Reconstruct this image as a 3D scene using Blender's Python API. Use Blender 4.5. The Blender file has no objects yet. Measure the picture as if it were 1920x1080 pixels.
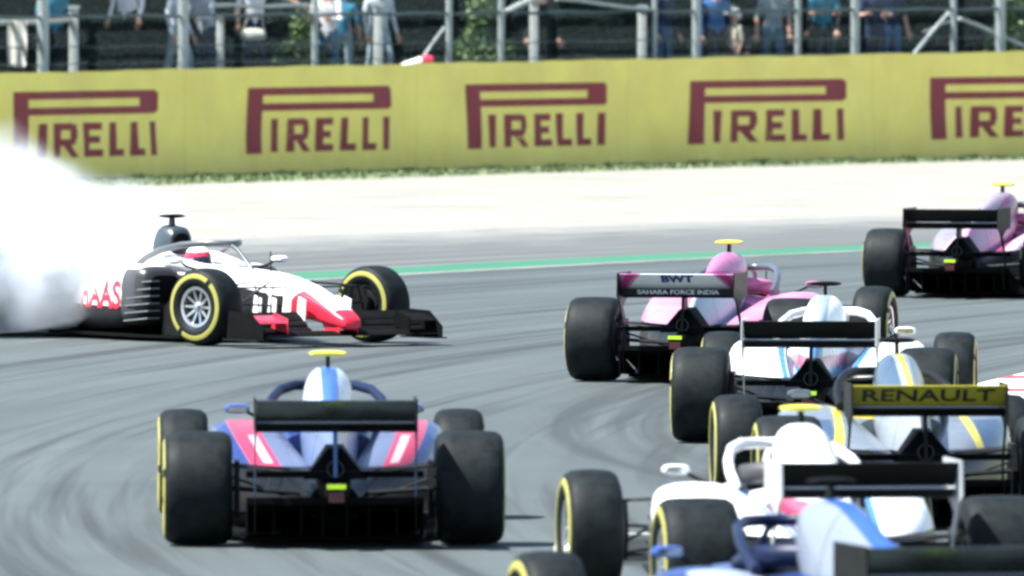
import bpy, bmesh, math, random
from mathutils import Vector, Matrix
from mathutils.bvhtree import BVHTree
random.seed(7)
R_ = math.radians
sc = bpy.context.scene
col = sc.collection

# ------------------------------------------------------------------ camera
cam_d = bpy.data.cameras.new('camera')
cam = bpy.data.objects.new('camera', cam_d)
col.objects.link(cam)
cam.location = (0, 0, 3.66)
cam.rotation_euler = (R_(90) - math.atan(683 / 25000), 0, 0)
cam_d.sensor_width = 36
cam_d.lens = 36 * 25000 / 1920
cam_d.clip_start = 1
cam_d.clip_end = 4000
cam_d.dof.use_dof = True
cam_d.dof.focus_distance = 104
cam_d.dof.aperture_fstop = 6.5
sc.camera = cam
# ------------------------------------------------------------------ sky and sun
SUN_EL, SUN_AZ = 58, 258           # azimuth clockwise from +Y: from the left, a little behind the camera
w = bpy.data.worlds.new('World')
sc.world = w
w.use_nodes = True
wn = w.node_tree.nodes
sky = wn.new('ShaderNodeTexSky')
sky.sky_type = 'NISHITA'
sky.sun_disc = False
sky.sun_elevation = R_(SUN_EL)
sky.sun_rotation = R_(SUN_AZ)
wn['Background'].inputs[1].default_value = 0.075
w.node_tree.links.new(sky.outputs[0], wn['Background'].inputs[0])
sun_d = bpy.data.lights.new('sun', 'SUN')
sun_d.energy = 5.0
sun_d.angle = R_(0.5)
sun_d.color = (1, 0.98, 0.94)
sun = bpy.data.objects.new('sun', sun_d)
col.objects.link(sun)
sdir = Vector((math.sin(R_(SUN_AZ)) * math.cos(R_(SUN_EL)), math.cos(R_(SUN_AZ)) * math.cos(R_(SUN_EL)), math.sin(R_(SUN_EL))))
sun.rotation_euler = sdir.to_track_quat('Z', 'Y').to_euler()
sun.location = (-30, 60, 60)
# ------------------------------------------------------------------ exposure and render settings
sc.view_settings.view_transform = 'Standard'
sc.view_settings.look = 'None'
sc.view_settings.gamma = 1
sc.view_settings.use_curve_mapping = False
sc.view_settings.exposure = 1.65
sc.render.engine = 'CYCLES'
sc.cycles.use_denoising = True
sc.cycles.denoiser = 'OPENIMAGEDENOISE'
sc.cycles.volume_bounces = 10
sc.cycles.max_bounces = 12
sc.cycles.diffuse_bounces = 3
sc.cycles.glossy_bounces = 3
sc.cycles.transparent_max_bounces = 12
sc.cycles.volume_step_rate = 0.5
sc.cycles.sample_clamp_indirect = 8
sc.cycles.filter_width = 2.8

# ================================================================== helpers
def out_link(nt, sh):
    nt.links.new(sh, nt.nodes['Material Output'].inputs[0])

def nmath(nt, op, a, b=None, c=None):
    n = nt.nodes.new('ShaderNodeMath'); n.operation = op
    for i, v in enumerate((a, b, c)):
        if v is None: continue
        if isinstance(v, (int, float)): n.inputs[i].default_value = v
        else: nt.links.new(v, n.inputs[i])
    return n.outputs[0]

def nmix(nt, fac, a, b):
    n = nt.nodes.new('ShaderNodeMix'); n.data_type = 'RGBA'
    if isinstance(fac, (int, float)): n.inputs[0].default_value = fac
    else: nt.links.new(fac, n.inputs[0])
    for i, v in ((6, a), (7, b)):
        if isinstance(v, (tuple, list)): n.inputs[i].default_value = (*v[:3], 1)
        else: nt.links.new(v, n.inputs[i])
    return n.outputs[2]

def nnoise(nt, vec, scale, detail=3, rough=0.5):
    n = nt.nodes.new('ShaderNodeTexNoise')
    n.inputs['Scale'].default_value = scale
    n.inputs['Detail'].default_value = detail
    n.inputs['Roughness'].default_value = rough
    if vec is not None: nt.links.new(vec, n.inputs['Vector'])
    return n.outputs[0]

def nramp(nt, v, lo, hi, a=0.0, b=1.0):
    n = nt.nodes.new('ShaderNodeMapRange')
    nt.links.new(v, n.inputs[0])
    for i, x in enumerate((lo, hi, a, b)): n.inputs[i + 1].default_value = x
    return n.outputs[0]

def ncoord(nt, kind='Object'):
    return nt.nodes.new('ShaderNodeTexCoord').outputs[kind]

def new_mat(name):
    m = bpy.data.materials.new(name); m.use_nodes = True
    return m, m.node_tree, m.node_tree.nodes['Principled BSDF']

def mat(name, colr, rough=0.5, metal=0.0, coat=0.0, var=0.12, scale=9.0, bump=0.0, spec=0.5):
    m, nt, p = new_mat(name)
    v = nnoise(nt, ncoord(nt), scale, 4, 0.6)
    f = nramp(nt, v, 0.3, 0.7)
    d = tuple(c * (1 - var) for c in colr); l = tuple(min(1, c * (1 + var)) for c in colr)
    nt.links.new(nmix(nt, f, d, l), p.inputs['Base Color'])
    nt.links.new(nramp(nt, v, 0.3, 0.7, rough * 0.85, min(1, rough * 1.15)), p.inputs['Roughness'])
    p.inputs['Metallic'].default_value = metal
    p.inputs['Coat Weight'].default_value = coat
    p.inputs['Coat Roughness'].default_value = 0.08
    p.inputs['Specular IOR Level'].default_value = spec
    if bump:
        b = nt.nodes.new('ShaderNodeBump'); b.inputs['Strength'].default_value = bump; b.inputs['Distance'].default_value = 0.01
        nt.links.new(v, b.inputs['Height']); nt.links.new(b.outputs[0], p.inputs['Normal'])
    return m

def paint(name, base, regions=(), rough=0.35, metal=0.0, coat=0.15):
    """car paint: painted panels and painted-in shade are convex regions given by planes a*|x|+b*y+c*z > d in the part's own space"""
    m, nt, p = new_mat(name)
    sep = nt.nodes.new('ShaderNodeSeparateXYZ'); nt.links.new(ncoord(nt), sep.inputs[0])
    ax = nmath(nt, 'ABSOLUTE', sep.outputs[0])
    cur = matt = None
    v = nnoise(nt, ncoord(nt), 5, 4, 0.6); f = nramp(nt, v, 0.3, 0.7)
    cur = nmix(nt, f, tuple(c * 0.94 for c in base), base)
    for colr, planes in regions:
        k = None
        for a, b, c, d in planes:
            s = nmath(nt, 'MULTIPLY', ax, a)
            s = nmath(nt, 'MULTIPLY_ADD', sep.outputs[1], b, s)
            s = nmath(nt, 'MULTIPLY_ADD', sep.outputs[2], c, s)
            g = nmath(nt, 'GREATER_THAN', s, d)
            k = g if k is None else nmath(nt, 'MULTIPLY', k, g)
        cur = nmix(nt, k, cur, colr)
        if max(colr) < 0.03: matt = k
    for y0 in (2.16, 1.18, 0.42, 3.52):        # panel joints
        g = nmath(nt, 'LESS_THAN', nmath(nt, 'ABSOLUTE', nmath(nt, 'SUBTRACT', sep.outputs[1], y0)), 0.006)
        cur = nmix(nt, nmath(nt, 'MULTIPLY', g, 0.75), cur, (0.02, 0.02, 0.022))
    dirt = nramp(nt, nnoise(nt, ncoord(nt), 2.3, 5, 0.65), 0.5, 0.8, 0, 0.12)
    cur = nmix(nt, dirt, cur, (0.12, 0.11, 0.1))
    nt.links.new(cur, p.inputs['Base Color'])
    nt.links.new(nramp(nt, v, 0.3, 0.7, rough * 0.8, rough * 1.2), p.inputs['Roughness'])
    p.inputs['Metallic'].default_value = metal
    p.inputs['Coat Weight'].default_value = coat * 0.3
    p.inputs['Coat Roughness'].default_value = 0.15
    p.inputs['Specular IOR Level'].default_value = 0.35
    if matt is not None:
        nt.links.new(nramp(nt, matt, 0, 1, 0.35, 0.06), p.inputs['Specular IOR Level'])
        nt.links.new(nramp(nt, matt, 0, 1, coat * 0.3, 0.0), p.inputs['Coat Weight'])
    return m

# geometry = (verts, faces)
def gjoin(*gs):
    V, F = [], []
    for v, f in gs:
        o = len(V); V += list(v); F += [tuple(i + o for i in q) for q in f]
    return V, F

def gbox(x0, x1, y0, y1, z0, z1):
    V = [(x, y, z) for x in (x0, x1) for y in (y0, y1) for z in (z0, z1)]
    return V, [(0, 1, 3, 2), (4, 6, 7, 5), (0, 4, 5, 1), (2, 3, 7, 6), (0, 2, 6, 4), (1, 5, 7, 3)]

def gquadbox(p):
    """8 corners: bottom four then top four, each ring in order"""
    return list(p), [(0, 3, 2, 1), (4, 5, 6, 7), (0, 1, 5, 4), (1, 2, 6, 5), (2, 3, 7, 6), (3, 0, 4, 7)]

def gmove(g, M):
    return [tuple(M @ Vector(v)) for v in g[0]], g[1]

def gmirror(g):
    return [(-x, y, z) for x, y, z in g[0]], g[1]

def sgp(c, e):
    return math.copysign(abs(c) ** (2 / e), c)

def gloft(secs, n=24):
    """sections (y, cx, half width, z bottom, z top, exponent, top width ratio)"""
    V, F = [], []
    for s in secs:
        y, cx, hw, zb, zt, e = s[:6]; tw = s[6] if len(s) > 6 else 1
        for i in range(n):
            t = 2 * math.pi * (i + 0.5) / n
            k = (sgp(math.sin(t), e) + 1) / 2
            V.append((cx + hw * sgp(math.cos(t), e) * (1 + (tw - 1) * k), y, zb + (zt - zb) * k))
    for j in range(len(secs) - 1):
        for i in range(n):
            a = j * n + i; b = j * n + (i + 1) % n
            F.append((a, b, b + n, a + n))
    F.append(tuple(range(n))); F.append(tuple(range((len(secs) - 1) * n, len(secs) * n)))
    return V, F

def gtube(path, r, n=8, flat=1.0):
    V, F = [], []
    P = [Vector(p) for p in path]
    rr = r if isinstance(r, (list, tuple)) else [r] * len(P)
    for i, p in enumerate(P):
        d = (P[min(i + 1, len(P) - 1)] - P[max(i - 1, 0)]).normalized()
        u = d.cross(Vector((0, 0, 1)))
        if u.length < 0.05: u = d.cross(Vector((0, 1, 0)))
        u.normalize(); v = u.cross(d)
        for k in range(n):
            t = 2 * math.pi * k / n
            V.append(tuple(p + u * math.cos(t) * rr[i] + v * math.sin(t) * rr[i] * flat))
    for j in range(len(P) - 1):
        for i in range(n):
            a = j * n + i; b = j * n + (i + 1) % n
            F.append((a, b, b + n, a + n))
    F.append(tuple(range(n))); F.append(tuple(range((len(P) - 1) * n, len(P) * n)))
    return V, F

def glathe(prof, n=48, t0=0.0, t1=None):
    """profile of (x, r), closed, turned about the x axis"""
    V, F = [], []
    m = len(prof); full = t1 is None
    steps = n if full else n + 1
    for i in range(steps):
        t = (2 * math.pi * i / n) if full else t0 + (t1 - t0) * i / n
        for x, r in prof: V.append((x, r * math.cos(t), r * math.sin(t)))
    for i in range(n):
        for k in range(m):
            a = i * m + k; b = i * m + (k + 1) % m
            j = ((i + 1) % steps) * m
            F.append((a, b, j + (k + 1) % m, j + k))
    if not full:
        F.append(tuple(range(m))); F.append(tuple(range(n * m, n * m + m)))
    return V, F

def gfoil(x0, x1, le, te, thick, camber=0.0, n=7, segs=10, arch=0.0):
    """wing element spanning x0..x1 from leading edge (y,z) to trailing edge (y,z)"""
    ly, lz = le; ty, tz = te
    dy, dz = ty - ly, tz - lz; L = math.hypot(dy, dz); ny, nz = -dz / L, dy / L
    if nz < 0: ny, nz = -ny, -nz
    prof = []
    for i in range(n + 1):
        t = i / n; h = thick * 2.2 * math.sqrt(t) * (1 - t) + 0.003 - camber * 4 * t * (1 - t)
        prof.append((ly + dy * t + ny * h, lz + dz * t + nz * h))
    for i in range(n, -1, -1):
        t = i / n; h = -thick * 0.6 * math.sqrt(t) * (1 - t) - 0.003 - camber * 4 * t * (1 - t)
        prof.append((ly + dy * t + ny * h, lz + dz * t + nz * h))
    m = len(prof); V, F = [], []
    for s in range(segs + 1):
        u = s / segs; x = x0 + (x1 - x0) * u; a = arch * (1 - (2 * u - 1) ** 2)
        V += [(x, y, z + a) for y, z in prof]
    for s in range(segs):
        for k in range(m):
            a = s * m + k; b = s * m + (k + 1) % m
            F.append((a, b, b + m, a + m))
    F.append(tuple(range(m))); F.append(tuple(range(segs * m, segs * m + m)))
    return V, F

def gplate(poly, x0, x1):
    """(y, z) outline given thickness in x"""
    m = len(poly)
    V = [(x0, y, z) for y, z in poly] + [(x1, y, z) for y, z in poly]
    F = [tuple(range(m)), tuple(range(m, 2 * m))]
    F += [(i, (i + 1) % m, m + (i + 1) % m, m + i) for i in range(m)]
    return V, F

def gslab(poly, z0, z1):
    m = len(poly)
    V = [(x, y, z0) for x, y in poly] + [(x, y, z1) for x, y in poly]
    F = [tuple(range(m)), tuple(range(m, 2 * m))]
    F += [(i, (i + 1) % m, m + (i + 1) % m, m + i) for i in range(m)]
    return V, F

def mk(name, g, m=None, smooth=40, recalc=True):
    me = bpy.data.meshes.new(name)
    me.from_pydata([tuple(v) for v in g[0]], [], [tuple(f) for f in g[1]])
    if recalc:
        bm = bmesh.new(); bm.from_mesh(me)
        bmesh.ops.recalc_face_normals(bm, faces=bm.faces)
        bm.to_mesh(me); bm.free()
    if smooth:
        me.polygons.foreach_set('use_smooth', [True] * len(me.polygons))
        me.set_sharp_from_angle(angle=R_(smooth))
    if m: me.materials.append(m)
    return me

def tag(o, label=None, cat=None, group=None, kind=None):
    if label: o['label'] = label
    if cat: o['category'] = cat
    if group: o['group'] = group
    if kind: o['kind'] = kind
    return o

def obj(name, me, parent=None, loc=None, rz=0.0):
    o = bpy.data.objects.new(name, me); col.objects.link(o)
    if parent: o.parent = parent
    if loc: o.location = loc
    if rz: o.rotation_euler = (0, 0, rz)
    return o

def empty(name, loc=(0, 0, 0), rz=0.0):
    o = obj(name, None, None, loc, rz); o.empty_display_size = 0.3
    return o

def text_geom(s, height, width=None, bold=0.012, thick=0.002):
    """flat lettering in the x-z plane, centred, facing -y"""
    cu = bpy.data.curves.new('lettering', 'FONT'); cu.body = s; cu.align_x = 'CENTER'; cu.offset = bold; cu.extrude = 0.0
    cu.resolution_u = 3
    o = bpy.data.objects.new('lettering', cu); col.objects.link(o)
    dg = bpy.context.evaluated_depsgraph_get()
    me = bpy.data.meshes.new_from_object(o.evaluated_get(dg))
    V = [tuple(v.co) for v in me.vertices]; F = [tuple(p.vertices) for p in me.polygons]
    bpy.data.objects.remove(o); bpy.data.curves.remove(cu); bpy.data.meshes.remove(me)
    xs = [v[0] for v in V]; ys = [v[1] for v in V]
    cx, cy = (min(xs) + max(xs)) / 2, (min(ys) + max(ys)) / 2
    k = height / (max(ys) - min(ys)); kx = k if width is None else width / (max(xs) - min(xs))
    return [((x - cx) * kx, 0.0, (y - cy) * k) for x, y, z in V], F

# ================================================================== place: everything turns about the centre of the bend
CX, CY = 114.0, 87.0
def pol(R, deg, z=0.0):
    a = R_(deg)
    return (CX - R * math.cos(a), CY + R * math.sin(a), z)

def ring(name, r0, r1, d0, d1, z0, z1, m, nr=1, na=120, wave=0.0, seed=0):
    """sheet between two radii (numbers or functions of the angle)"""
    f0 = r0 if callable(r0) else (lambda d: r0)
    f1 = r1 if callable(r1) else (lambda d: r1)
    rnd = random.Random(seed); V, F = [], []
    for i in range(na + 1):
        d = d0 + (d1 - d0) * i / na
        w0 = wave * rnd.uniform(-1, 1); w1 = wave * rnd.uniform(-1, 1)
        for k in range(nr + 1):
            t = k / nr
            V.append(pol((f0(d) + w0) * (1 - t) + (f1(d) + w1) * t, d, z0 + (z1 - z0) * t))
    for i in range(na):
        for k in range(nr):
            a = i * (nr + 1) + k
            F.append((a, a + 1, a + nr + 2, a + nr + 1))
    me = mk(name, (V, F), m)
    if me.polygons[0].normal.z < 0: me.flip_normals()
    o = obj(name, me); tag(o, kind='structure')
    return o

# ------------------------------------------------------------------ ground materials
def radial_nodes(nt, cx, cy):
    pos = nt.nodes.new('ShaderNodeNewGeometry').outputs['Position']
    s = nt.nodes.new('ShaderNodeSeparateXYZ'); nt.links.new(pos, s.inputs[0])
    dx = nmath(nt, 'SUBTRACT', s.outputs[0], cx); dy = nmath(nt, 'SUBTRACT', s.outputs[1], cy)
    r = nmath(nt, 'SQRT', nmath(nt, 'ADD', nmath(nt, 'MULTIPLY', dx, dx), nmath(nt, 'MULTIPLY', dy, dy)))
    a = nmath(nt, 'ARCTAN2', dy, nmath(nt, 'MULTIPLY', dx, -1.0))
    return pos, r, a

def asphalt(name, base, marks=True, dust=False):
    m, nt, p = new_mat(name)
    pos, r, a = radial_nodes(nt, CX, CY)
    fine = nnoise(nt, pos, 26, 4, 0.75)
    broad = nnoise(nt, pos, 0.35, 4, 0.6)
    c = nmix(nt, nramp(nt, broad, 0.3, 0.7), tuple(x * 0.88 for x in base), tuple(x * 1.1 for x in base))
    c = nmix(nt, nramp(nt, fine, 0.35, 0.7, 0, 0.35), c, tuple(x * 0.45 for x in base))
    if marks:
        def lines(rr, aa, kr, ka, lo, hi, amt, colr, c, off=0.0):
            cb = nt.nodes.new('ShaderNodeCombineXYZ')
            nt.links.new(nmath(nt, 'MULTIPLY', rr, kr), cb.inputs[0]); nt.links.new(nmath(nt, 'MULTIPLY', aa, ka), cb.inputs[1])
            cb.inputs[2].default_value = off
            n = nnoise(nt, cb.outputs[0], 1.0, 3, 0.6)
            return nmix(nt, nramp(nt, n, lo, hi, 0, amt), c, colr)
        c = lines(r, a, 0.9, 3.0, 0.40, 0.70, 0.55, tuple(x * 0.5 for x in base), c)
        c = lines(r, a, 3.2, 6.0, 0.51, 0.66, 0.8, tuple(x * 0.3 for x in base), c, 3.1)
        c = lines(r, a, 6.0, 9.0, 0.56, 0.70, 0.6, tuple(x * 0.35 for x in base), c, 9.4)
        c = lines(r, a, 2.0, 5.0, 0.52, 0.8, 0.45, tuple(x * 1.45 for x in base), c, 17.7)
        # older skid marks on a tighter line
        pos2, r2, a2 = radial_nodes(nt, 62.0, 96.5)
        win = nmath(nt, 'MULTIPLY', nramp(nt, r2, 60.0, 60.8), nramp(nt, r2, 61.7, 61.95, 1, 0))
        cb = nt.nodes.new('ShaderNodeCombineXYZ')
        nt.links.new(nmath(nt, 'MULTIPLY', r2, 3.4), cb.inputs[0]); nt.links.new(nmath(nt, 'MULTIPLY', a2, 4.0), cb.inputs[1])
        n2 = nramp(nt, nnoise(nt, cb.outputs[0], 1.0, 3, 0.6), 0.40, 0.6, 0, 0.75)
        c = nmix(nt, nmath(nt, 'MULTIPLY', win, n2), c, tuple(x * 0.35 for x in base))
    if dust:        # gravel dust and stones dragged on to the asphalt
        k1 = nmath(nt, 'ADD', nramp(nt, r, 129.5, 136.0), nramp(nt, nnoise(nt, pos, 1.2, 5, 0.7), 0.3, 0.7, -0.35, 0.25))
        c = nmix(nt, nramp(nt, k1, 0.25, 1.0, 0, 0.9), c, (0.21, 0.21, 0.195))
    nt.links.new(c, p.inputs['Base Color'])
    p.inputs['Roughness'].default_value = 0.75
    p.inputs['Specular IOR Level'].default_value = 0.35
    b = nt.nodes.new('ShaderNodeBump'); b.inputs['Strength'].default_value = 0.5; b.inputs['Distance'].default_value = 0.01
    nt.links.new(fine, b.inputs['Height']); nt.links.new(b.outputs[0], p.inputs['Normal'])
    return m

def ground_mat(name, c0, c1, c2, s1, s2, bump=0.6):
    m, nt, p = new_mat(name)
    pos = nt.nodes.new('ShaderNodeNewGeometry').outputs['Position']
    n1 = nnoise(nt, pos, s1, 5, 0.65); n2 = nnoise(nt, pos, s2, 3, 0.7)
    c = nmix(nt, nramp(nt, n1, 0.3, 0.7), c0, c1)
    c = nmix(nt, nramp(nt, n2, 0.45, 0.75, 0, 0.6), c, c2)
    nt.links.new(c, p.inputs['Base Color']); p.inputs['Roughness'].default_value = 0.9
    p.inputs['Specular IOR Level'].default_value = 0.2
    b = nt.nodes.new('ShaderNodeBump'); b.inputs['Strength'].default_value = bump; b.inputs['Distance'].default_value = 0.03
    nt.links.new(n2, b.inputs['Height']); nt.links.new(b.outputs[0], p.inputs['Normal'])
    return m

M_road = asphalt('road_asphalt', (0.064, 0.080, 0.081))
M_runoff = asphalt('runoff_asphalt', (0.104, 0.114, 0.110), True, True)
M_gravel = ground_mat('gravel', (0.19, 0.187, 0.166), (0.26, 0.256, 0.231), (0.12, 0.117, 0.10), 0.45, 7)
M_grassground = ground_mat('grass_ground', (0.12, 0.16, 0.075), (0.16, 0.19, 0.10), (0.08, 0.11, 0.05), 0.9, 9)
M_earth = ground_mat('bank_earth', (0.016, 0.028, 0.02), (0.03, 0.045, 0.025), (0.01, 0.014, 0.01), 0.8, 9)
M_greenpaint = ground_mat('green_paint', (0.025, 0.125, 0.075), (0.035, 0.15, 0.09), (0.06, 0.10, 0.08), 0.8, 30, 0.2)
M_whitepaint = ground_mat('white_paint', (0.15, 0.16, 0.155), (0.28, 0.29, 0.28), (0.10, 0.11, 0.11), 0.8, 9, 0.2)
M_kerbwhite = ground_mat('kerb_white', (0.6, 0.6, 0.58), (0.7, 0.7, 0.68), (0.45, 0.44, 0.42), 1.0, 20, 0.2)
M_redpaint = ground_mat('red_paint', (0.42, 0.03, 0.05), (0.5, 0.04, 0.06), (0.3, 0.03, 0.04), 1.0, 20, 0.2)

# ------------------------------------------------------------------ the setting
wallR = lambda d: 159.2 + (d - 40.5) * 0.36
grassR = lambda d: 155.6 + (d - 40.5) * 0.55 + .25 * math.sin(d * 9) * math.sin(d * 3.1)
wallH = lambda d: 1.53 + (d - 40.5) * 0.014

g_me = mk('ground', ([(-900, -300, -0.03), (1200, -300, -0.03), (1200, 1800, -0.03), (-900, 1800, -0.03)], [(0, 1, 2, 3)]), M_grassground, 0)
tag(obj('ground', g_me), kind='structure')
ring('gravel_trap', 135.3, grassR, -30, 80, -0.004, -0.004, M_gravel, 6, 200, 0.12, 3)
ring('run_off', 127.5, 135.6, -40, 80, 0.0, 0.0, M_runoff, 2, 160, 0.05, 4)
ring('road', 108.8, 126.45, -40, 80, 0.004, 0.004, M_road, 4, 160)
ring('green_strip', 126.44, 127.55, -40, 80, 0.008, 0.008, M_greenpaint, 2, 160, 0.02, 5)
ring('white_line', 126.2, 126.4, -40, 80, 0.009, 0.009, M_whitepaint, 1, 160)

# kerb on the inside of the bend: white sloping blocks with red bands, each block a piece
kerb = obj('kerb', mk('kerb', gjoin(*[gquadbox([pol(108.9, d, -0.02), pol(111.9, d, -0.02), pol(111.9, d + 0.99, -0.02), pol(108.9, d + 0.99, -0.02),
                                        pol(108.9, d, 0.06), pol(111.9, d, 0.008), pol(111.9, d + 0.99, 0.008), pol(108.9, d + 0.99, 0.06)]) for d in range(4, 26)]), M_kerbwhite, 0))
tag(kerb, kind='structure')
dd = 4.0; k = 0
while dd < 25:
    ln = 1.25 if k % 2 == 0 else 0.38
    z0, z1 = 0.012, 0.064
    g = gquadbox([pol(108.95, dd, 0.0), pol(111.85, dd, 0.0), pol(111.85, dd + ln - 0.02, 0.0), pol(108.95, dd + ln - 0.02, 0.0),
                  pol(108.95, dd, z1 + 0.012), pol(111.85, dd, z0 + 0.008), pol(111.85, dd + ln - 0.02, z0 + 0.008), pol(108.95, dd + ln - 0.02, z1 + 0.012)])
    obj('kerb_block', mk('kerb_block', g, M_kerbwhite if k % 2 == 0 else M_redpaint, 0), kerb)
    dd += ln; k += 1

# bank behind the barrier
V, F = [], []
prof = [(160.9, 0.0), (161.6, 0.75), (163.0, 1.0), (164.6, 1.1), (166.5, 2.0), (170, 4.2), (178, 6.5), (200, 8), (320, 9)]
na = 90; rnd = random.Random(2)
for i in range(na + 1):
    d = 33 + 24 * i / na
    for R, z in prof:
        V.append(pol(R + (d - 44) * 0.36, d, z + (rnd.uniform(-.06, .06) if R > 162 else 0)))
m_ = len(prof)
for i in range(na):
    for k in range(m_ - 1):
        a = i * m_ + k; F.append((a, a + 1, a + m_ + 1, a + m_))
me = mk('bank', (V, F), M_earth, 60)
if me.polygons[0].normal.z < 0: me.flip_normals()
tag(obj('bank', me), kind='structure')

# ------------------------------------------------------------------ barrier with printed banner
def wrinkle(d, z):
    return 0.018 * math.sin(d * 9.1 + z * 1.3) + 0.012 * math.sin(d * 23.0 + 1.7 * z) + 0.01 * math.sin(d * 41 + 4 * z) + 0.02 * math.sin(z * 2.2 + d * 2)

def wpt(d, z, off=0.0):
    return pol(wallR(d) - wrinkle(d, z) - off, d, z)

M_banner = mat('banner_yellow', (0.95, 0.765, 0.21), 0.62, var=0.10, scale=1.1, spec=0.3)
M_print = mat('banner_print', (0.27, 0.045, 0.06), 0.6, var=0.1, scale=3, spec=0.3)
M_tyrewall = mat('barrier_backing', (0.03, 0.03, 0.03), 0.8)
barrier = empty('trackside_barrier', pol(160.6, 44.8, 0))
tag(barrier, 'long yellow banner covered barrier with dark red lettering behind the gravel trap', 'barrier')
bi = Matrix.Translation(-Vector(barrier.location))
def bpart(name, g, m, parent=barrier, smooth=40):
    o = obj(name, mk(name, gmove(g, bi), m, smooth))
    o.parent = parent
    return o
SEAM = [36.0, 37.4, 38.8, 40.30, 41.98, 44.0, 45.85, 47.98, 49.9, 51.4, 52.6]
panels = []
for s0, s1 in zip(SEAM, SEAM[1:]):
    nx, nz = 60, 14; V, F = [], []
    for i in range(nx + 1):
        d = s0 + 0.0006 + (s1 - s0 - 0.0012) * i / nx
        for k in range(nz + 1):
            V.append(wpt(d, 0.0 + (wallH(d) + 0.006 * math.sin(d * 5) + 0.004 * math.sin(d * 17)) * k / nz))
    for i in range(nx):
        for k in range(nz):
            a = i * (nz + 1) + k; F.append((a, a + 1, a + nz + 2, a + nz + 1))
    # back edge thickness: turn the top over
    o0 = len(V)
    for i in range(nx + 1):
        d = s0 + 0.0006 + (s1 - s0 - 0.0012) * i / nx
        x = Vector(V[i * (nz + 1) + nz]); V.append(tuple(x + (Vector(pol(161, d)) - Vector(pol(160, d))) * 0.05 - Vector((0, 0, .02))))
    for i in range(nx):
        F.append((i * (nz + 1) + nz, (i + 1) * (nz + 1) + nz, o0 + i + 1, o0 + i))
    panels.append(bpart('banner_panel', (V, F), M_banner))
V = []
nb = 60; F = []
for i in range(nb + 1):
    d = 36 + 16.4 * i / nb
    for R, z in ((0.12, 0), (0.12, wallH(d) - 0.06), (0.9, wallH(d) - 0.06), (0.9, 0)):
        V.append(pol(wallR(d) + R, d, z))
for i in range(nb):
    for k in range(3):
        a = i * 4 + k; F.append((a, a + 1, a + 5, a + 4))
bpart('tyre_stack_core', (V, F), M_tyrewall)

def logo_rects():
    r = [(0, .10, 0, 1.0), (.10, .87, 0, .115), (.10, .87, .24, .35), (.87, .985, 0.0, .35), (.985, 1.0, .03, .32)]
    a, b = .475, .98
    r += [(.165, .213, a, b), (.94, .985, a, b)]
    r += [(.268, .316, a, b), (.316, .40, a, a + .10), (.316, .40, a + .235, a + .335), (.385, .43, a + .10, a + .235), (.40, .425, a + .02, a + .10), (.40, .42, a + .235, a + .31)]
    r += [(.48, .528, a, b), (.528, .605, a, a + .105), (.528, .59, a + .20, a + .30), (.528, .61, b - .105, b)]
    r += [(.655, .70, a, b), (.70, .755, b - .105, b), (.795, .842, a, b), (.842, .895, b - .105, b)]
    return r
def logo(d0, width, z0, z1, panel):
    V, F = [], []
    def put(fn, nu, nv):
        o = len(V)
        for i in range(nu + 1):
            for j in range(nv + 1):
                u, v = fn(i / nu, j / nv)
                d = d0 + math.degrees(u * width / 160); z = z1 + (z0 - z1) * v
                V.append(wpt(d, z, 0.008))
        for i in range(nu):
            for j in range(nv):
                a = o + i * (nv + 1) + j; F.append((a, a + 1, a + nv + 2, a + nv + 1))
    for u0, u1, v0, v1 in logo_rects():
        put(lambda s, t: (u0 + (u1 - u0) * s, v0 + (v1 - v0) * t), max(1, int((u1 - u0) * 30)), max(1, int((v1 - v0) * 8)))
    a, b = .475, .98     # the leg of the R
    put(lambda s, t: (.335 + .055 * t + .052 * s, a + .335 + (b - a - .335) * t), 1, 3)
    o = bpart('lettering', (V, F), M_print, None)
    o.location = (0, 0, 0)
    o.parent = panel
    return o
for d0, wd, p in ((40.46, 3.58, 3), (42.53, 3.47, 4), (44.44, 3.4, 5), (46.37, 3.8, 6), (48.47, 3.7, 7)):
    logo(d0, wd, 0.29, 1.255, panels[p])
logo(38.95, 3.4, 0.29, 1.255, panels[2])

# ------------------------------------------------------------------ grass along the foot of the barrier
def leaf_mat(name, a, b, rough=0.6):
    m, nt, p = new_mat(name)
    pos = nt.nodes.new('ShaderNodeNewGeometry').outputs['Position']
    n = nnoise(nt, pos, 1.7, 3, 0.6); n2 = nnoise(nt, pos, 14, 2, 0.6)
    c = nmix(nt, nramp(nt, n, 0.35, 0.65), a, b)
    c = nmix(nt, nramp(nt, n2, 0.4, 0.7, 0, 0.45), c, tuple(x * 1.6 for x in b))
    nt.links.new(c, p.inputs['Base Color']); p.inputs['Roughness'].default_value = rough
    p.inputs['Specular IOR Level'].default_value = 0.3
    return m
M_grass = leaf_mat('grass_blades', (0.09, 0.13, 0.05), (0.14, 0.18, 0.085))
V, F = [], []
rnd = random.Random(11)
for i in range(11000):
    d = rnd.uniform(38.5, 51.5)
    t = rnd.random() ** 1.3
    R = wallR(d) - 0.05 + (grassR(d) - wallR(d) + 0.3) * t
    if rnd.random() < 0.3: R = wallR(d) - rnd.uniform(0.05, 0.35)
    tall = 0.015 + 0.04 * rnd.random()
    if R > wallR(d) - 0.4: tall *= 0.4 + 1.3 * max(0, math.sin(d * 7) * math.sin(d * 17.3))
    x, y, _ = pol(R, d); a = rnd.uniform(0, math.pi); wd = 0.02
    o = len(V); lx, ly = rnd.uniform(-.05, .05), rnd.uniform(-.05, .05)
    V += [(x - wd * math.cos(a), y - wd * math.sin(a), -0.02), (x + wd * math.cos(a), y + wd * math.sin(a), -0.02), (x + lx, y + ly, tall)]
    F.append((o, o + 1, o + 2))
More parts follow.
